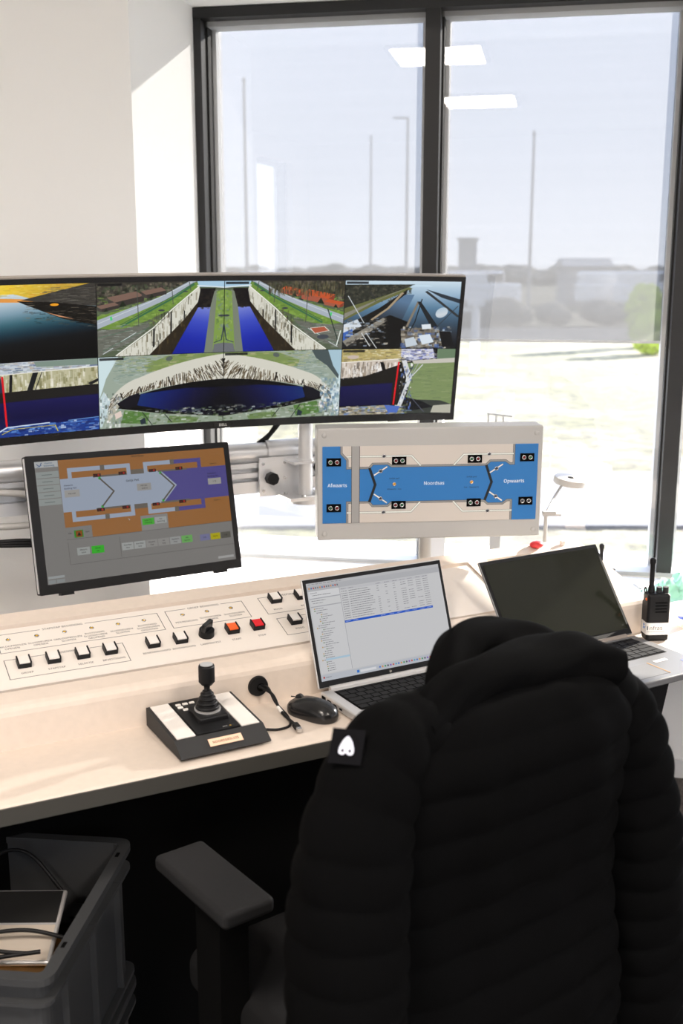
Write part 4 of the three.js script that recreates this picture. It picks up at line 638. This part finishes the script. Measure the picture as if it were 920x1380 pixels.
// ---------------------------------------------------------------- joystick unit, mouse, cables
{
  const t = thing('joystick_controller', 'black and grey joystick unit with an orange white name label', 'joystick', D(0.618, DESK, 1.738), YAW + rad(2));
  const wdt = 0.166, dep = 0.172; // wedge: low in front, high behind
  const prof = [[dep / 2, 0.004], [dep / 2 + 0.004, 0.008], [dep / 2 - 0.03, 0.028], [-dep / 2, 0.038], [-dep / 2, 0.004]];
  part(t, 'base', prism(prof, -wdt / 2, wdt / 2), M.rubber);
  const slope = Math.atan2(0.010, dep - 0.03), onTop = (o, x, z, lift) => { o.rotation.x = slope; o.position.set(x, 0.028 + (dep / 2 - 0.03 - z) * Math.tan(slope) + lift, z); return o; };
  for (const x of [-1, 1]) onTop(part(t, 'side_plate', rbox(0.034, 0.003, 0.136, 0.001, 0, 0, 0, 1), M.whiteCap, 'light grey plate'), x * 0.06, -0.014, 0.001);
  onTop(part(t, 'centre_plate', rbox(0.08, 0.004, 0.136, 0.001, 0, 0, 0, 1), M.black), 0, -0.014, 0.001);
  onTop(part(t, 'pedestal', rbox(0.056, 0.012, 0.06, 0.004, 0, 0, 0, 2), M.black), 0.006, -0.008, 0.006);
  onTop(part(t, 'chrome_ring', cyl(0.0235, 0.003, 0, 0, 0, 32), M.silver), 0.006, -0.012, 0.013);
  const bel = [new THREE.CylinderGeometry(0.008, 0.019, 0.034, 24).translate(0, 0.017, 0)]; for (let k = 0; k < 4; k++) bel.push(new THREE.TorusGeometry(0.0185 - k * 0.0032, 0.0034, 10, 28).rotateX(Math.PI / 2).translate(0, 0.004 + k * 0.0078, 0));
  const stick = part(t, 'bellows', merge(bel), M.black, 'black rubber bellows'); onTop(stick, 0.006, -0.012, 0.013); stick.rotation.x = 0;
  part(t, 'shaft', cyl(0.0055, 0.02, 0.006, 0.087, -0.012), M.black);
  const kn = part(t, 'knob', new THREE.LatheGeometry([[0, 0], [0.009, 0], [0.0155, 0.008], [0.0155, 0.034], [0.0135, 0.038], [0, 0.038]].map((p) => new THREE.Vector2(...p)), 8), M.black, 'black eight sided knob'); kn.position.set(0.006, 0.09, -0.012);
  part(kn, 'knob_cap', cyl(0.0115, 0.0012, 0, 0.0386, 0, 24), M.frameGrey, 'grey knob cap');
  for (const [x, z] of [[-0.03, -0.064], [-0.017, -0.064], [-0.004, -0.064], [-0.03, -0.053], [-0.024, -0.042]]) onTop(part(t, 'function_key', rbox(0.0095, 0.003, 0.0065, 0.0008, 0, 0, 0, 1), M.whiteCap, 'white function key'), x, z, 0.0035);
  const lab = canvasTexture(512, 128, (g, w, h) => { g.fillStyle = '#f0cdb2'; g.fillRect(0, 0, w, h); g.strokeStyle = '#c99b7c'; g.lineWidth = 4; g.strokeRect(2, 2, w - 4, h - 4); g.fillStyle = '#7d4a33'; g.font = 'bold 54px sans-serif'; g.textAlign = 'center'; g.textBaseline = 'middle'; g.fillText('NOORDERSLUIS', w / 2, h / 2, 470); });
  const fs = Math.atan2(0.020, 0.034), lb = part(t, 'name_label', new THREE.PlaneGeometry(0.062, 0.016), print(lab, 0.5), 'pale orange name label'); lb.rotation.x = -Math.PI / 2 + fs; lb.position.set(0.004, 0.0195, dep / 2 - 0.0125);
  const ax = canvasTexture(128, 32, (g, w, h) => { g.fillStyle = '#0c0c0d'; g.fillRect(0, 0, w, h); g.fillStyle = '#c9c9c9'; g.font = 'bold 22px sans-serif'; g.textBaseline = 'middle'; g.fillText('AXIS', 8, 17); g.fillStyle = '#e0b020'; g.beginPath(); g.moveTo(78, 26); g.lineTo(90, 6); g.lineTo(102, 26); g.fill(); });
  const al = part(t, 'maker_label', new THREE.PlaneGeometry(0.022, 0.0055).rotateX(-Math.PI / 2), print(ax, 0.5), 'tiny maker lettering'); onTop(al, 0.02, 0.046, 0.0033);
}
{
  const c = onHeight(421, 965, DESK), g = new THREE.SphereGeometry(1, 40, 24), p = g.attributes.position;
  for (let i = 0; i < p.count; i++) { let x = p.getX(i), y = p.getY(i), z = p.getZ(i); const s = Math.sign(x) * Math.pow(Math.abs(x), 0.8), w = 1 - 0.12 * Math.cos(s * 2.2); y = y > 0 ? Math.pow(y, 0.8) * (1 - 0.18 * (s - 0.2) ** 2) : Math.max(y, -0.32); p.setXYZ(i, s * 0.055, (y + 0.32) * 0.0275, z * 0.031 * w); }
  g.computeVertexNormals();
  const t = thing('computer_mouse', 'black computer mouse on the desk next to the lit laptop', 'mouse', c, rad(-38));
  part(t, 'shell', g, M.blackGloss);
  part(t, 'scroll_wheel', new THREE.CylinderGeometry(0.009, 0.009, 0.006, 20).rotateX(Math.PI / 2).translate(-0.03, 0.0275, 0), M.rubber);
  part(t, 'button_seam', box(0.045, 0.002, 0.0012, -0.026, 0.0325, 0).rotateZ(0.12), M.gasket);
  const b = tube([c.clone().add(V3(0.03, 0.012, -0.018)), c.clone().add(V3(0.05, 0.006, -0.024)), c.clone().add(V3(0.075, 0.004, -0.045)), c.clone().add(V3(0.09, 0.006, -0.075))].map((q) => t.worldToLocal ? q : q), 0.0018, 24, 6);
  single('mouse_cable', 'thin black mouse cable running under the lit laptop', 'cable', b, M.black);
}
{
  const g0 = onDepth(349, 925, JOINT - 0.008), q = (px, py, h) => onHeight(px, py, h);
  const plug = q(398, 977, DESK + 0.008), c = tube([g0, g0.clone().add(D(0.012, -0.006, -0.035)), q(378, 958, DESK + 0.014), plug], 0.0028, 40, 8);
  const u = thing('usb_cable', 'black cable with a metal plug coming out of the grommet', 'cable', V3(0, 0, 0));
  part(u, 'cord', c, M.black); part(u, 'cable_tag', tube([q(374, 953, DESK + 0.018), q(380, 960, DESK + 0.0135)], 0.0034, 8, 8), M.whiteCap, 'small white cable tag');
  const d = q(402, 982, DESK + 0.008).sub(plug).normalize(), pl = part(u, 'plug', merge([rbox(0.011, 0.009, 0.02, 0.002, 0, 0, 0.006)]), M.black); pl.position.copy(plug); pl.lookAt(plug.clone().add(d));
  const tip = part(pl, 'plug_tip', box(0.0085, 0.0065, 0.012, 0, 0, 0.021), M.steel, 'shiny metal plug tip');
  single('joystick_cable', 'black cable looping from the joystick unit to the grommet', 'cable', tube([q(358, 983, DESK + 0.004), q(375, 983, DESK + 0.003), q(390, 978, DESK + 0.003), q(388, 966, DESK + 0.004), q(370, 945, DESK + 0.018), g0.clone().add(D(0.01, 0.002, -0.02)), g0.clone().add(D(0.004, 0, 0.004))], 0.0024, 50, 8), M.black);
}

// ---------------------------------------------------------------- walkie talkies
function walkie(pos, yaw, label, sticker) {
  const t = thing('walkie_talkie', label, 'walkie talkie', pos, yaw, 'walkie talkies');
  const W = 0.052, H = 0.11, DP = 0.036;
  part(t, 'body', merge([rbox(W, H, DP, 0.007, 0, H / 2, 0, 3), rbox(W * 0.9, H * 0.75, 0.014, 0.005, 0, H * 0.42, -DP / 2 - 0.004)]), M.black);
  part(t, 'antenna', new THREE.LatheGeometry([[0.0075, 0], [0.0075, 0.012], [0.0055, 0.02], [0.0055, 0.066], [0.007, 0.069], [0.007, 0.078], [0.004, 0.081], [0, 0.0815]].map((q) => new THREE.Vector2(...q)), 18).translate(-0.014, H - 0.002, 0), M.black);
  for (const x of [0.004, 0.019]) part(t, 'knob', cyl(0.0065, 0.014, x, H + 0.005, 0, 14), M.rubber);
  for (let k = 0; k < 4; k++) part(t, 'speaker_slot', box(0.026, 0.0018, 0.002, 0.004, H - 0.02 - k * 0.007, DP / 2), M.blackMatt);
  part(t, 'orange_key', new THREE.SphereGeometry(0.0035, 12, 8).translate(-W / 2 + 0.0005, H - 0.014, 0.006), M.orangeCap, 'orange side key');
  part(t, 'strap_ring', new THREE.TorusGeometry(0.006, 0.0018, 8, 18).rotateY(Math.PI / 2).translate(-W / 2 + 0.002, H + 0.003, -0.008), M.rubber);
  part(t, 'belt_clip', rbox(0.018, 0.07, 0.004, 0.0015, 0, 0.065, -DP / 2 - 0.0155, 1), M.rubber);
  if (sticker) {
    const tx = canvasTexture(512, 192, (g, w, h) => { g.fillStyle = '#e9e7e4'; g.fillRect(0, 0, w, h); g.fillStyle = '#3f86d8'; g.fillRect(60, 40, 34, 34); g.fillRect(100, 40, 22, 22); g.fillRect(60, 80, 22, 40); g.fillRect(88, 84, 34, 34); g.fillRect(128, 68, 20, 20); g.fillStyle = '#3b3b40'; g.font = '82px sans-serif'; g.textBaseline = 'middle'; g.fillRect(192, 54, 9, 60); g.fillText('nfras', 212, 84, 226); g.fillStyle = '#9a9a9d'; g.fillRect(190, 138, 240, 7); });
    const pm = print(tx, 0.4), geo = new THREE.PlaneGeometry(W + DP - 0.006, 0.028, 24, 1), p = geo.attributes.position;
    for (let i = 0; i < p.count; i++) { const s = p.getX(i) + (W + DP - 0.006) / 2, side = DP - 0.008; p.setX(i, 0); s < side ? p.setXYZ(i, -W / 2 - 0.0006, p.getY(i), -DP / 2 + 0.004 + s) : p.setXYZ(i, -W / 2 - 0.0006 + Math.min(1, (s - side) / 0.006) * 0.004 + Math.max(0, s - side - 0.004), p.getY(i), DP / 2 - 0.004 + Math.min(1, (s - side) / 0.006) * 0.0046); }
    geo.computeVertexNormals(); part(t, 'name_sticker', geo.translate(0, 0.03, 0), pm, 'white sticker with a blue emblem and grey lettering');
  }
  return t;
}
walkie(V3(0.705, DESK, -2.36), rad(5), 'black walkie talkie with a white sticker standing on the desk', true);
{ const p = onHeight(817, 752, 0.80); walkie(V3(p.x, WB, p.z), rad(-25), 'black walkie talkie half hidden behind the end of the console', false); }

// ---------------------------------------------------------------- disc lamp, small things on the console and sill
{
  const base = onDepth(734, 728, 2.19), top = onDepth(735, 692, 2.19), head = onDepth(768, 648, 2.3), foot = WB;
  const t = thing('desk_lamp', 'slim pale lamp with a flat round head beside the white board', 'lamp', V3(base.x, 0, base.z));
  const rel = (p) => p.clone().sub(t.position);
  const h = rel(head), k = rel(top);
  part(t, 'post', cyl(0.005, k.y, 0, k.y / 2, 0, 14), M.whitePaint); part(t, 'foot', cyl(0.07, 0.015, 0, 0.0075, 0, 32), M.whitePaint);
  part(t, 'joint', merge([rbox(0.035, 0.012, 0.016, 0.003, 0.008, k.y, 0), box(0.016, 0.005, 0.005, 0.03, k.y - 0.004, 0).rotateZ(0)]), M.whitePaint);
  part(t, 'arm', tube([V3(0, k.y, 0), V3(h.x * 0.5 - 0.01, (k.y + h.y) / 2, h.z * 0.5), V3(h.x - 0.018, h.y - 0.006, h.z)], 0.0035, 16, 10), M.whitePaint);
  const head3 = part(t, 'head', new THREE.LatheGeometry([[0, -0.009], [0.041, -0.009], [0.044, -0.007], [0.044, 0.007], [0.042, 0.009], [0, 0.009]].map((q) => new THREE.Vector2(...q)), 40), M.whitePaint); head3.position.copy(h); head3.rotation.z = -0.12; head3.rotation.x = 0.1;
  part(head3, 'switch', cyl(0.0085, 0.002, 0, 0.0092, 0, 20), M.blackMatt, 'dark round switch');
}
{
  const onFace = (u, v, lift) => D(u, slopeY(v) + lift, v);
  const r = single('red_cap', 'small red plastic cap lying on the top of the console', 'cap', new THREE.SphereGeometry(0.017, 24, 14).scale(1.1, 0.55, 0.8), std({ color: lin(0.75, 0.04, 0.05), roughness: 0.4 }), onFace(1.592, 2.085, 0.008), YAW); 
  single('beige_clip', 'tiny beige clip on the top edge of the console', 'clip', rbox(0.012, 0.012, 0.01, 0.003), M.plate, onFace(1.668, 2.082, 0.005), YAW);
  // sheets and wrapping on the sill
  const crumple = (w, d, h, n) => { const g = new THREE.PlaneGeometry(w, d, n, n).rotateX(-Math.PI / 2), p = g.attributes.position; for (let i = 0; i < p.count; i++) { const x = p.getX(i) / w, z = p.getZ(i) / d, e = Math.max(0, 1 - 4 * (x * x + z * z)); p.setXYZ(i, p.getX(i) + 0.02 * (rnd() - 0.5), 0.003 + h * e * (0.3 + rnd()), p.getZ(i) + 0.02 * (rnd() - 0.5)); } g.computeVertexNormals(); return g; };
  const mint = new THREE.MeshPhysicalMaterial({ color: lin(0.5, 0.82, 0.68), roughness: 0.35, transmission: 0.4, thickness: 0, side: THREE.DoubleSide });
  const put = (px, py) => onHeight(px, py, WB);
  single('plastic_wrap', 'crumpled mint green plastic wrapping on the window sill', 'wrapping', crumple(0.2, 0.16, 0.05, 14), mint, put(918, 800), 0.4);
  single('plastic_wrap', 'small scrap of bright green wrapping on the window sill', 'wrapping', crumple(0.05, 0.035, 0.012, 8), std({ color: lin(0.2, 0.6, 0.06), roughness: 0.5, side: THREE.DoubleSide }), put(911, 826), 0.2);
  const paper = (px, py, w, d, a, c, label) => single('paper_sheet', label, 'paper', box(w, 0.001, d, 0, 0.0006, 0), std({ color: c, roughness: 0.8 }), put(px, py), a);
  paper(905, 789, 0.21, 0.1, 0.2, lin(0.82, 0.78, 0.72), 'cream sheet of paper on the sill behind the mint wrapping');
  paper(912, 817, 0.1, 0.07, -0.3, lin(0.8, 0.66, 0.5), 'pale tan sheet of paper on the sill before the wrapping');
  const b = thing('tape_roll', 'white and blue roll at the end of the desk', 'roll', onHeight(922, 843, DESK), 0.3);
  part(b, 'roll', cyl(0.016, 0.03, 0, 0.015, 0, 28), M.whiteCap); part(b, 'stripe', new THREE.CylinderGeometry(0.0164, 0.0164, 0.006, 28, 1, true).translate(0, 0.022, 0), std({ color: lin(0.08, 0.15, 0.6), roughness: 0.4 }));
}

// ---------------------------------------------------------------- swivel chair and the jacket over its back
const CHAIR = V3(0.2, 0, -1.38), CYAW = rad(36.9);
{
  const t = thing('office_chair', 'dark grey swivel chair with padded armrests under the jacket', 'chair', CHAIR, CYAW);
  part(t, 'seat', rbox(0.455, 0.08, 0.5, 0.03, 0, 0.435, -0.215, 5), M.chairFabric);
  part(t, 'backrest', rbox(0.42, 0.5, 0.05, 0.024, 0, 0.76, 0.0, 4), M.chairFabric);
  part(t, 'back_bar', box(0.06, 0.3, 0.02, 0, 0.5, 0.035), M.black);
  const arms = [onHeight(286, 1180, 0.66)];
  const L = V3().copy(arms[0]).sub(CHAIR).applyAxisAngle(V3(0, 1, 0), -CYAW);
  for (const s of [1, -1]) {
    const x = s * L.x, a = part(t, 'armrest', rbox(0.088, 0.026, 0.215, 0.009, x, 0.648, L.z, 3), M.armPad, 'padded armrest');
    part(a, 'post', merge([box(0.05, 0.3, 0.07, x, 0.49, L.z + 0.025), box(Math.abs(x) * 0.65, 0.03, 0.07, x * 0.72, 0.355, L.z + 0.025)]), M.blackMatt);
  }
  part(t, 'gas_column', cyl(0.028, 0.3, 0, 0.24, -0.19), M.black); part(t, 'mechanism', box(0.2, 0.05, 0.22, 0, 0.37, -0.19), M.black);
  for (let k = 0; k < 5; k++) {
    const a = k * Math.PI * 0.4 + 0.3, leg = part(t, 'base_leg', box(0.29, 0.03, 0.045, 0.155, 0.1, 0).rotateY(a).translate(0, 0, -0.19), M.black);
    part(leg, 'caster', cyl(0.028, 0.045, 0, 0, 0, 16).rotateX(Math.PI / 2).translate(0.29, 0.03, 0).rotateY(a).translate(0, 0, -0.19), M.rubber);
  }
}
function jacketSleeve(pts, radii, spacing, puff) { // quilted tube; returns {geo, at(t, a)}
  const curve = new THREE.CatmullRomCurve3(pts.map((p) => V3(...p))), len = curve.getLength();
  const at = (t, a) => {
    const c = curve.getPointAt(t), d = curve.getTangentAt(t), e1 = V3(0, 0, 1).cross(d).normalize().negate(), e2 = d.clone().cross(e1).normalize();
    if (e2.z < 0) e2.negate();
    const q = t * (radii.length - 1), i = Math.min(radii.length - 2, Math.floor(q)), r0 = radii[i] + (radii[i + 1] - radii[i]) * (q - i);
    const s = t * len / spacing, f = Math.pow(Math.abs(Math.sin(Math.PI * s)), 0.55), wob = 0.004 * Math.sin(a * 2 + t * 9) + 0.002 * Math.sin(a * 5 - t * 19);
    const r = r0 - puff + puff * f + wob * 0.8;
    return c.addScaledVector(e1, Math.cos(a) * r).addScaledVector(e2, Math.sin(a) * r * 0.92);
  };
  const NU = 150, NV = 44, pos = [], idx = [];
  for (let i = 0; i <= NU; i++) for (let j = 0; j <= NV; j++) { const p = at(i / NU, j / NV * 2 * Math.PI); pos.push(p.x, p.y, p.z); if (i < NU && j < NV) { const a = i * (NV + 1) + j, b = a + NV + 1; idx.push(a, b, a + 1, b, b + 1, a + 1); } }
  for (const e of [0, 1]) { const c = curve.getPointAt(e), n = pos.length / 3; pos.push(c.x, c.y, c.z); for (let j = 0; j < NV; j++) { const a = e * NU * (NV + 1) + j; idx.push(n, a, a + 1); } }
  const g = new THREE.BufferGeometry(); g.setAttribute('position', new THREE.Float32BufferAttribute(pos, 3)); g.setIndex(idx);
  const uv = []; for (let i = 0; i < pos.length / 3; i++) uv.push(pos[i * 3] + pos[i * 3 + 2], pos[i * 3 + 1]); g.setAttribute('uv', new THREE.Float32BufferAttribute(uv, 2)); g.computeVertexNormals();
  return { geo: g, at };
}
{
  const t = thing('puffer_jacket', 'black quilted jacket with a white emblem patch hung over the chair back', 'jacket', CHAIR, CYAW);
  // body: a quilted shell closed round the backrest
  const NU = 150, NV = 72, pos = [], idx = [], uv = [];
  const Y0 = 0.4, Y1 = 1.035;
  for (let i = 0; i <= NU; i++) for (let j = 0; j <= NV; j++) {
    const s = i / NU, a = j / NV * 2 * Math.PI, k = Math.max(0, (s - 0.86) / 0.14), cap = Math.sqrt(Math.max(0, 1 - k * k));
    const hw = (0.225 + 0.02 * (1 - s)) * (0.45 + 0.55 * cap), hd = 0.078 * (0.08 + 0.92 * cap) + 0.012 * Math.sin(s * 9);
    const c = Math.cos(a), sn = Math.sin(a), ex = Math.sign(c) * Math.pow(Math.abs(c), 0.6), ez = Math.sign(sn) * Math.pow(Math.abs(sn), 0.75);
    const yl = Y0 + (Y1 - Y0) * s - 0.012 * ex * s * 0.6, q = (yl + 0.05 * ex * 0.12) / 0.058, f = Math.pow(Math.abs(Math.sin(Math.PI * q)), 0.5), puff = 0.008 * (1 - k) * (f - 1) + 0.003 * Math.sin(ex * 14 + s * 9);
    pos.push(ex * (hw + puff), yl, ez * (hd + puff) + 0.012); uv.push(ex * 0.23, yl);
    if (i < NU && j < NV) { const b = i * (NV + 1) + j, d = b + NV + 1; idx.push(b, d, b + 1, d, d + 1, b + 1); }
  }
  const g = new THREE.BufferGeometry(); g.setAttribute('position', new THREE.Float32BufferAttribute(pos, 3)); g.setAttribute('uv', new THREE.Float32BufferAttribute(uv, 2)); g.setIndex(idx); g.computeVertexNormals();
  part(t, 'body', g, M.jacket);
  const left = jacketSleeve([[-0.13, 1.0, 0.02], [-0.195, 0.995, 0.03], [-0.255, 0.93, 0.045], [-0.275, 0.83, 0.05], [-0.285, 0.7, 0.055], [-0.285, 0.55, 0.06], [-0.27, 0.38, 0.06]], [0.05, 0.064, 0.072, 0.078, 0.079, 0.077, 0.072], 0.05, 0.006);
  const right = jacketSleeve([[0.13, 0.985, 0.01], [0.2, 0.965, 0.015], [0.245, 0.91, 0.02], [0.27, 0.83, 0.025], [0.295, 0.7, 0.03], [0.315, 0.55, 0.03], [0.325, 0.38, 0.03]], [0.045, 0.06, 0.066, 0.07, 0.074, 0.074, 0.07], 0.05, 0.009);
  part(t, 'sleeve', left.geo, M.jacket); part(t, 'sleeve', right.geo, M.jacket);
  const collar = jacketSleeve([[-0.10, 0.99, 0.03], [-0.075, 1.035, -0.01], [-0.01, 1.06, -0.05], [0.06, 1.055, -0.05], [0.13, 1.03, -0.02], [0.16, 1.005, 0.02]], [0.024, 0.03, 0.034, 0.034, 0.03, 0.022], 0.5, 0.003);
  part(t, 'collar', collar.geo, M.jacket);
  const hood = jacketSleeve([[-0.17, 1.02, 0.045], [-0.08, 1.04, 0.03], [0.03, 1.045, 0.02], [0.13, 1.035, 0.025], [0.2, 1.005, 0.04]], [0.03, 0.034, 0.036, 0.034, 0.03], 0.5, 0.003);
  part(t, 'yoke_roll', hood.geo, M.jacket);
  // emblem patch on the sleeve
  const emblem = canvasTexture(256, 256, (g2, w, h) => {
    g2.fillStyle = '#0e0e11'; g2.fillRect(0, 0, w, h); g2.strokeStyle = '#050506'; g2.lineWidth = 6; g2.beginPath(); g2.arc(128, 128, 88, 0, 7); g2.stroke();
    g2.fillStyle = '#e9ecff'; g2.beginPath(); g2.moveTo(128, 54); g2.bezierCurveTo(150, 54, 190, 130, 186, 166); g2.bezierCurveTo(184, 196, 142, 196, 128, 170); g2.bezierCurveTo(114, 196, 72, 196, 70, 166); g2.bezierCurveTo(66, 130, 106, 54, 128, 54); g2.fill();
    g2.fillStyle = '#0e0e11'; for (const x of [100, 156]) { g2.beginPath(); g2.ellipse(x, 160, 12, 14, 0, 0, 7); g2.fill(); }
  });
  const best = { d: 9 }, aim = V3(-0.262, 0.985, 0.0), eyeL = V3(0, EYE, 0).sub(CHAIR).applyAxisAngle(V3(0, 1, 0), -CYAW);
  { // the point of the sleeve that the wearer's patch sits on
    const target = onDepth(464, 1007, 0.9); const ray = pixelRay(470, 1008).applyAxisAngle(V3(0, 1, 0), -CYAW).normalize();
    for (let i = 0; i <= 120; i++) for (let j = 0; j < 180; j++) { const p = left.at(i / 120, j / 180 * 2 * Math.PI), v = p.clone().sub(eyeL), k = v.dot(ray), off = v.addScaledVector(ray, -k).length(); const sc = off + 0.15 * k; if (off < 0.012 && sc < best.d) Object.assign(best, { d: sc, t: i / 120, a: j / 180 * 2 * Math.PI }); }
  }
  const NP = 12, pp = [], pi = [], pu = [], n0 = V3();
  const c0 = left.at(best.t, best.a), ct = left.at(best.t + 0.01, best.a), ca = left.at(best.t, best.a + 0.05), dt = ct.clone().sub(c0), da = ca.clone().sub(c0); n0.crossVectors(dt, da).normalize(); if (n0.dot(eyeL.clone().sub(c0)) < 0) n0.negate();
  n0.addScaledVector(eyeL.clone().sub(c0).normalize(), 0.9).normalize();
  const fall = V3(-0.12, -1, 0.12).normalize(), down = fall.clone().addScaledVector(n0, -fall.dot(n0)).normalize(), acr = down.clone().cross(n0).normalize();
  const half = 0.0195;
  part(t, 'emblem_patch', new THREE.PlaneGeometry(2 * half, 2 * half * 1.08).applyMatrix4(new THREE.Matrix4().makeBasis(acr.clone().negate(), down.clone().negate(), n0)).translate(c0.x + n0.x * 0.011, c0.y + n0.y * 0.011, c0.z + n0.z * 0.011), dull({ map: emblem, roughness: 0.8, side: THREE.DoubleSide }), 'dark square patch with a white two eyed emblem');
}

// ---------------------------------------------------------------- stacked crates and what is in the top one
{
  const CW = 0.6, CD = 0.42, CH = 0.27, cx = -0.700, cz = -1.66, cyaw = rad(-6.1);
  const crate = (y, label) => {
    const t = thing('plastic_crate', label, 'crate', V3(cx, y, cz), cyaw, 'stacked grey crates');
    part(t, 'wall', ring(CW - 0.03, CD - 0.03, 0.004, CH - 0.004, 0.002, 0.025), M.crate);
    part(t, 'bottom', box(CW - 0.04, 0.004, CD - 0.04, 0, 0.004, 0), M.crate);
    part(t, 'rim', ring(CW, CD, 0.02, 0.012, CH - 0.012, 0.03), M.crate);
    part(t, 'flange', ring(CW - 0.004, CD - 0.004, 0.015, 0.007, CH - 0.048, 0.028), M.crate);
    part(t, 'foot_flange', ring(CW - 0.004, CD - 0.004, 0.015, 0.008, 0.012, 0.028), M.crate);
    for (const x of [-1, 1]) for (const z of [-0.15, 0.12]) part(t, 'rim_slot', box(0.006, 0.001, 0.014, x * (CW / 2 - 0.012), CH + 0.0004, z), M.blackMatt);
    for (const x of [-0.2, 0, 0.2]) for (const z of [-1, 1]) part(t, 'rib', box(0.006, CH - 0.06, 0.012, x, CH / 2 - 0.01, z * (CD / 2 - 0.01)), M.crate);
    for (const z of [-0.13, 0, 0.13]) for (const x of [-1, 1]) part(t, 'rib', box(0.012, CH - 0.06, 0.006, x * (CW / 2 - 0.01), CH / 2 - 0.01, z), M.crate);
    return t;
  };
  crate(0, 'grey plastic crate at the bottom of the stack'); crate(CH + 0.005, 'open grey plastic crate full of cables and a tablet');
  const rim = 2 * CH + 0.005, L = (x, y, z) => V3(x, 0, z).applyAxisAngle(V3(0, 1, 0), cyaw).add(V3(cx, y, cz));
  const fl = CH + 0.012;
  // fill: boxes of gear under the tablet
  const card = thing('cardboard_box', 'small brown cardboard box in the open crate', 'box', L(0.13, fl, 0.005), cyaw + 0.05);
  part(card, 'carton', rbox(0.22, 0.14, 0.16, 0.003, 0, 0.07, 0, 1), M.card); part(card, 'flap', box(0.1, 0.002, 0.155, -0.05, 0.1415, 0), M.card);
  const tr = onHeight(91, 1198, 0.505), br = onHeight(67, 1298, 0.455), e = br.clone().sub(tr), TL = e.length(), TWD = 0.3;
  const tab = thing('portable_device', 'silver rimmed device with a dark glass top lying in the open crate', 'device', tr, Math.atan2(e.x, e.z)); tab.rotation.x = Math.asin(-e.y / TL);
  part(tab, 'case', rbox(TWD, 0.01, TL, 0.0045, -TWD / 2, -0.005, TL / 2, 3), M.silver); part(tab, 'glass', box(TWD - 0.012, 0.001, TL * 0.44, -TWD / 2, 0.0004, TL * 0.25), std({ color: lin(0.02, 0.02, 0.02), roughness: 0.08 }), 'dark glossy glass');
  part(tab, 'lower_panel', box(TWD - 0.012, 0.001, TL * 0.46, -TWD / 2, 0.0004, TL * 0.73), std({ color: lin(0.95, 0.84, 0.72), roughness: 0.4, metalness: 0.6 }), 'pale shiny lower panel');
  const ad = thing('power_adapter', 'black ribbed power adapter in the crate behind the tablet', 'adapter', L(0.09, fl, -0.145), cyaw + 0.1);
  part(ad, 'case', rbox(0.15, 0.15, 0.07, 0.008, 0, 0.075, 0), M.rubber); for (let k = 0; k < 10; k++) part(ad, 'rib', box(0.005, 0.004, 0.06, -0.055 + k * 0.012, 0.151, 0), M.rubber);
  const ad2 = thing('power_adapter', 'smooth black charger block in the corner of the crate', 'adapter', L(0.215, fl, -0.138), cyaw - 0.1); part(ad2, 'case', rbox(0.07, 0.15, 0.08, 0.012, 0, 0.075, 0), M.black); part(ad2, 'socket', box(0.02, 0.004, 0.03, 0, 0.151, 0), M.rubber);
  const y = fl + 0.178;
  const loops = [
    ['black cable arching over the crate behind the adapter', [[0.0, y - 0.01, -0.1], [0.07, y + 0.055, -0.15], [0.12, y + 0.06, -0.15], [0.19, y - 0.01, -0.14]]],
    ['black cable lying down the middle of the tablet', [[0.02, y + 0.03, -0.13], [0.055, y + 0.035, -0.08], [0.06, y + 0.008, 0.0], [0.045, y - 0.001, 0.06], [0.0, y - 0.003, 0.07]]],
    ['thin black cable curled over the corner of the tablet', [[0.25, y - 0.005, 0.0], [0.18, y + 0.012, 0.01], [0.1, y + 0.006, 0.03], [0.07, y, 0.06], [0.1, y - 0.002, 0.1], [0.15, y + 0.004, 0.08], [0.22, y + 0.002, 0.05]]],
    ['black cable coil near the crate rim', [[0.05, y - 0.004, 0.075], [0.12, y - 0.002, 0.06], [0.16, y + 0.006, 0.1], [0.1, y + 0.01, 0.13], [0.04, y, 0.12], [0.08, y + 0.012, 0.08], [0.2, y + 0.004, 0.06]]],
    ['thick black cable bundle across the tablet edge', [[-0.1, y + 0.004, 0.06], [0.0, y + 0.006, 0.055], [0.06, y + 0.005, 0.06], [0.09, y + 0.002, 0.065]]],
  ];
  loops.forEach(([label, pts], k) => single('crate_cable', label, 'cable', tube(pts.map((p) => L(p[0], p[1] + 0.02, p[2])), k === 4 ? 0.007 : 0.0035, 60, 8), M.black, null, 0, 'cables in the crate'));
}
scene.traverse((o) => { if (o.isMesh) { o.castShadow = true; o.receiveShadow = true; } if (o.isLight && !o.isRectAreaLight) o.castShadow = true; });
renderer.render(scene, camera);
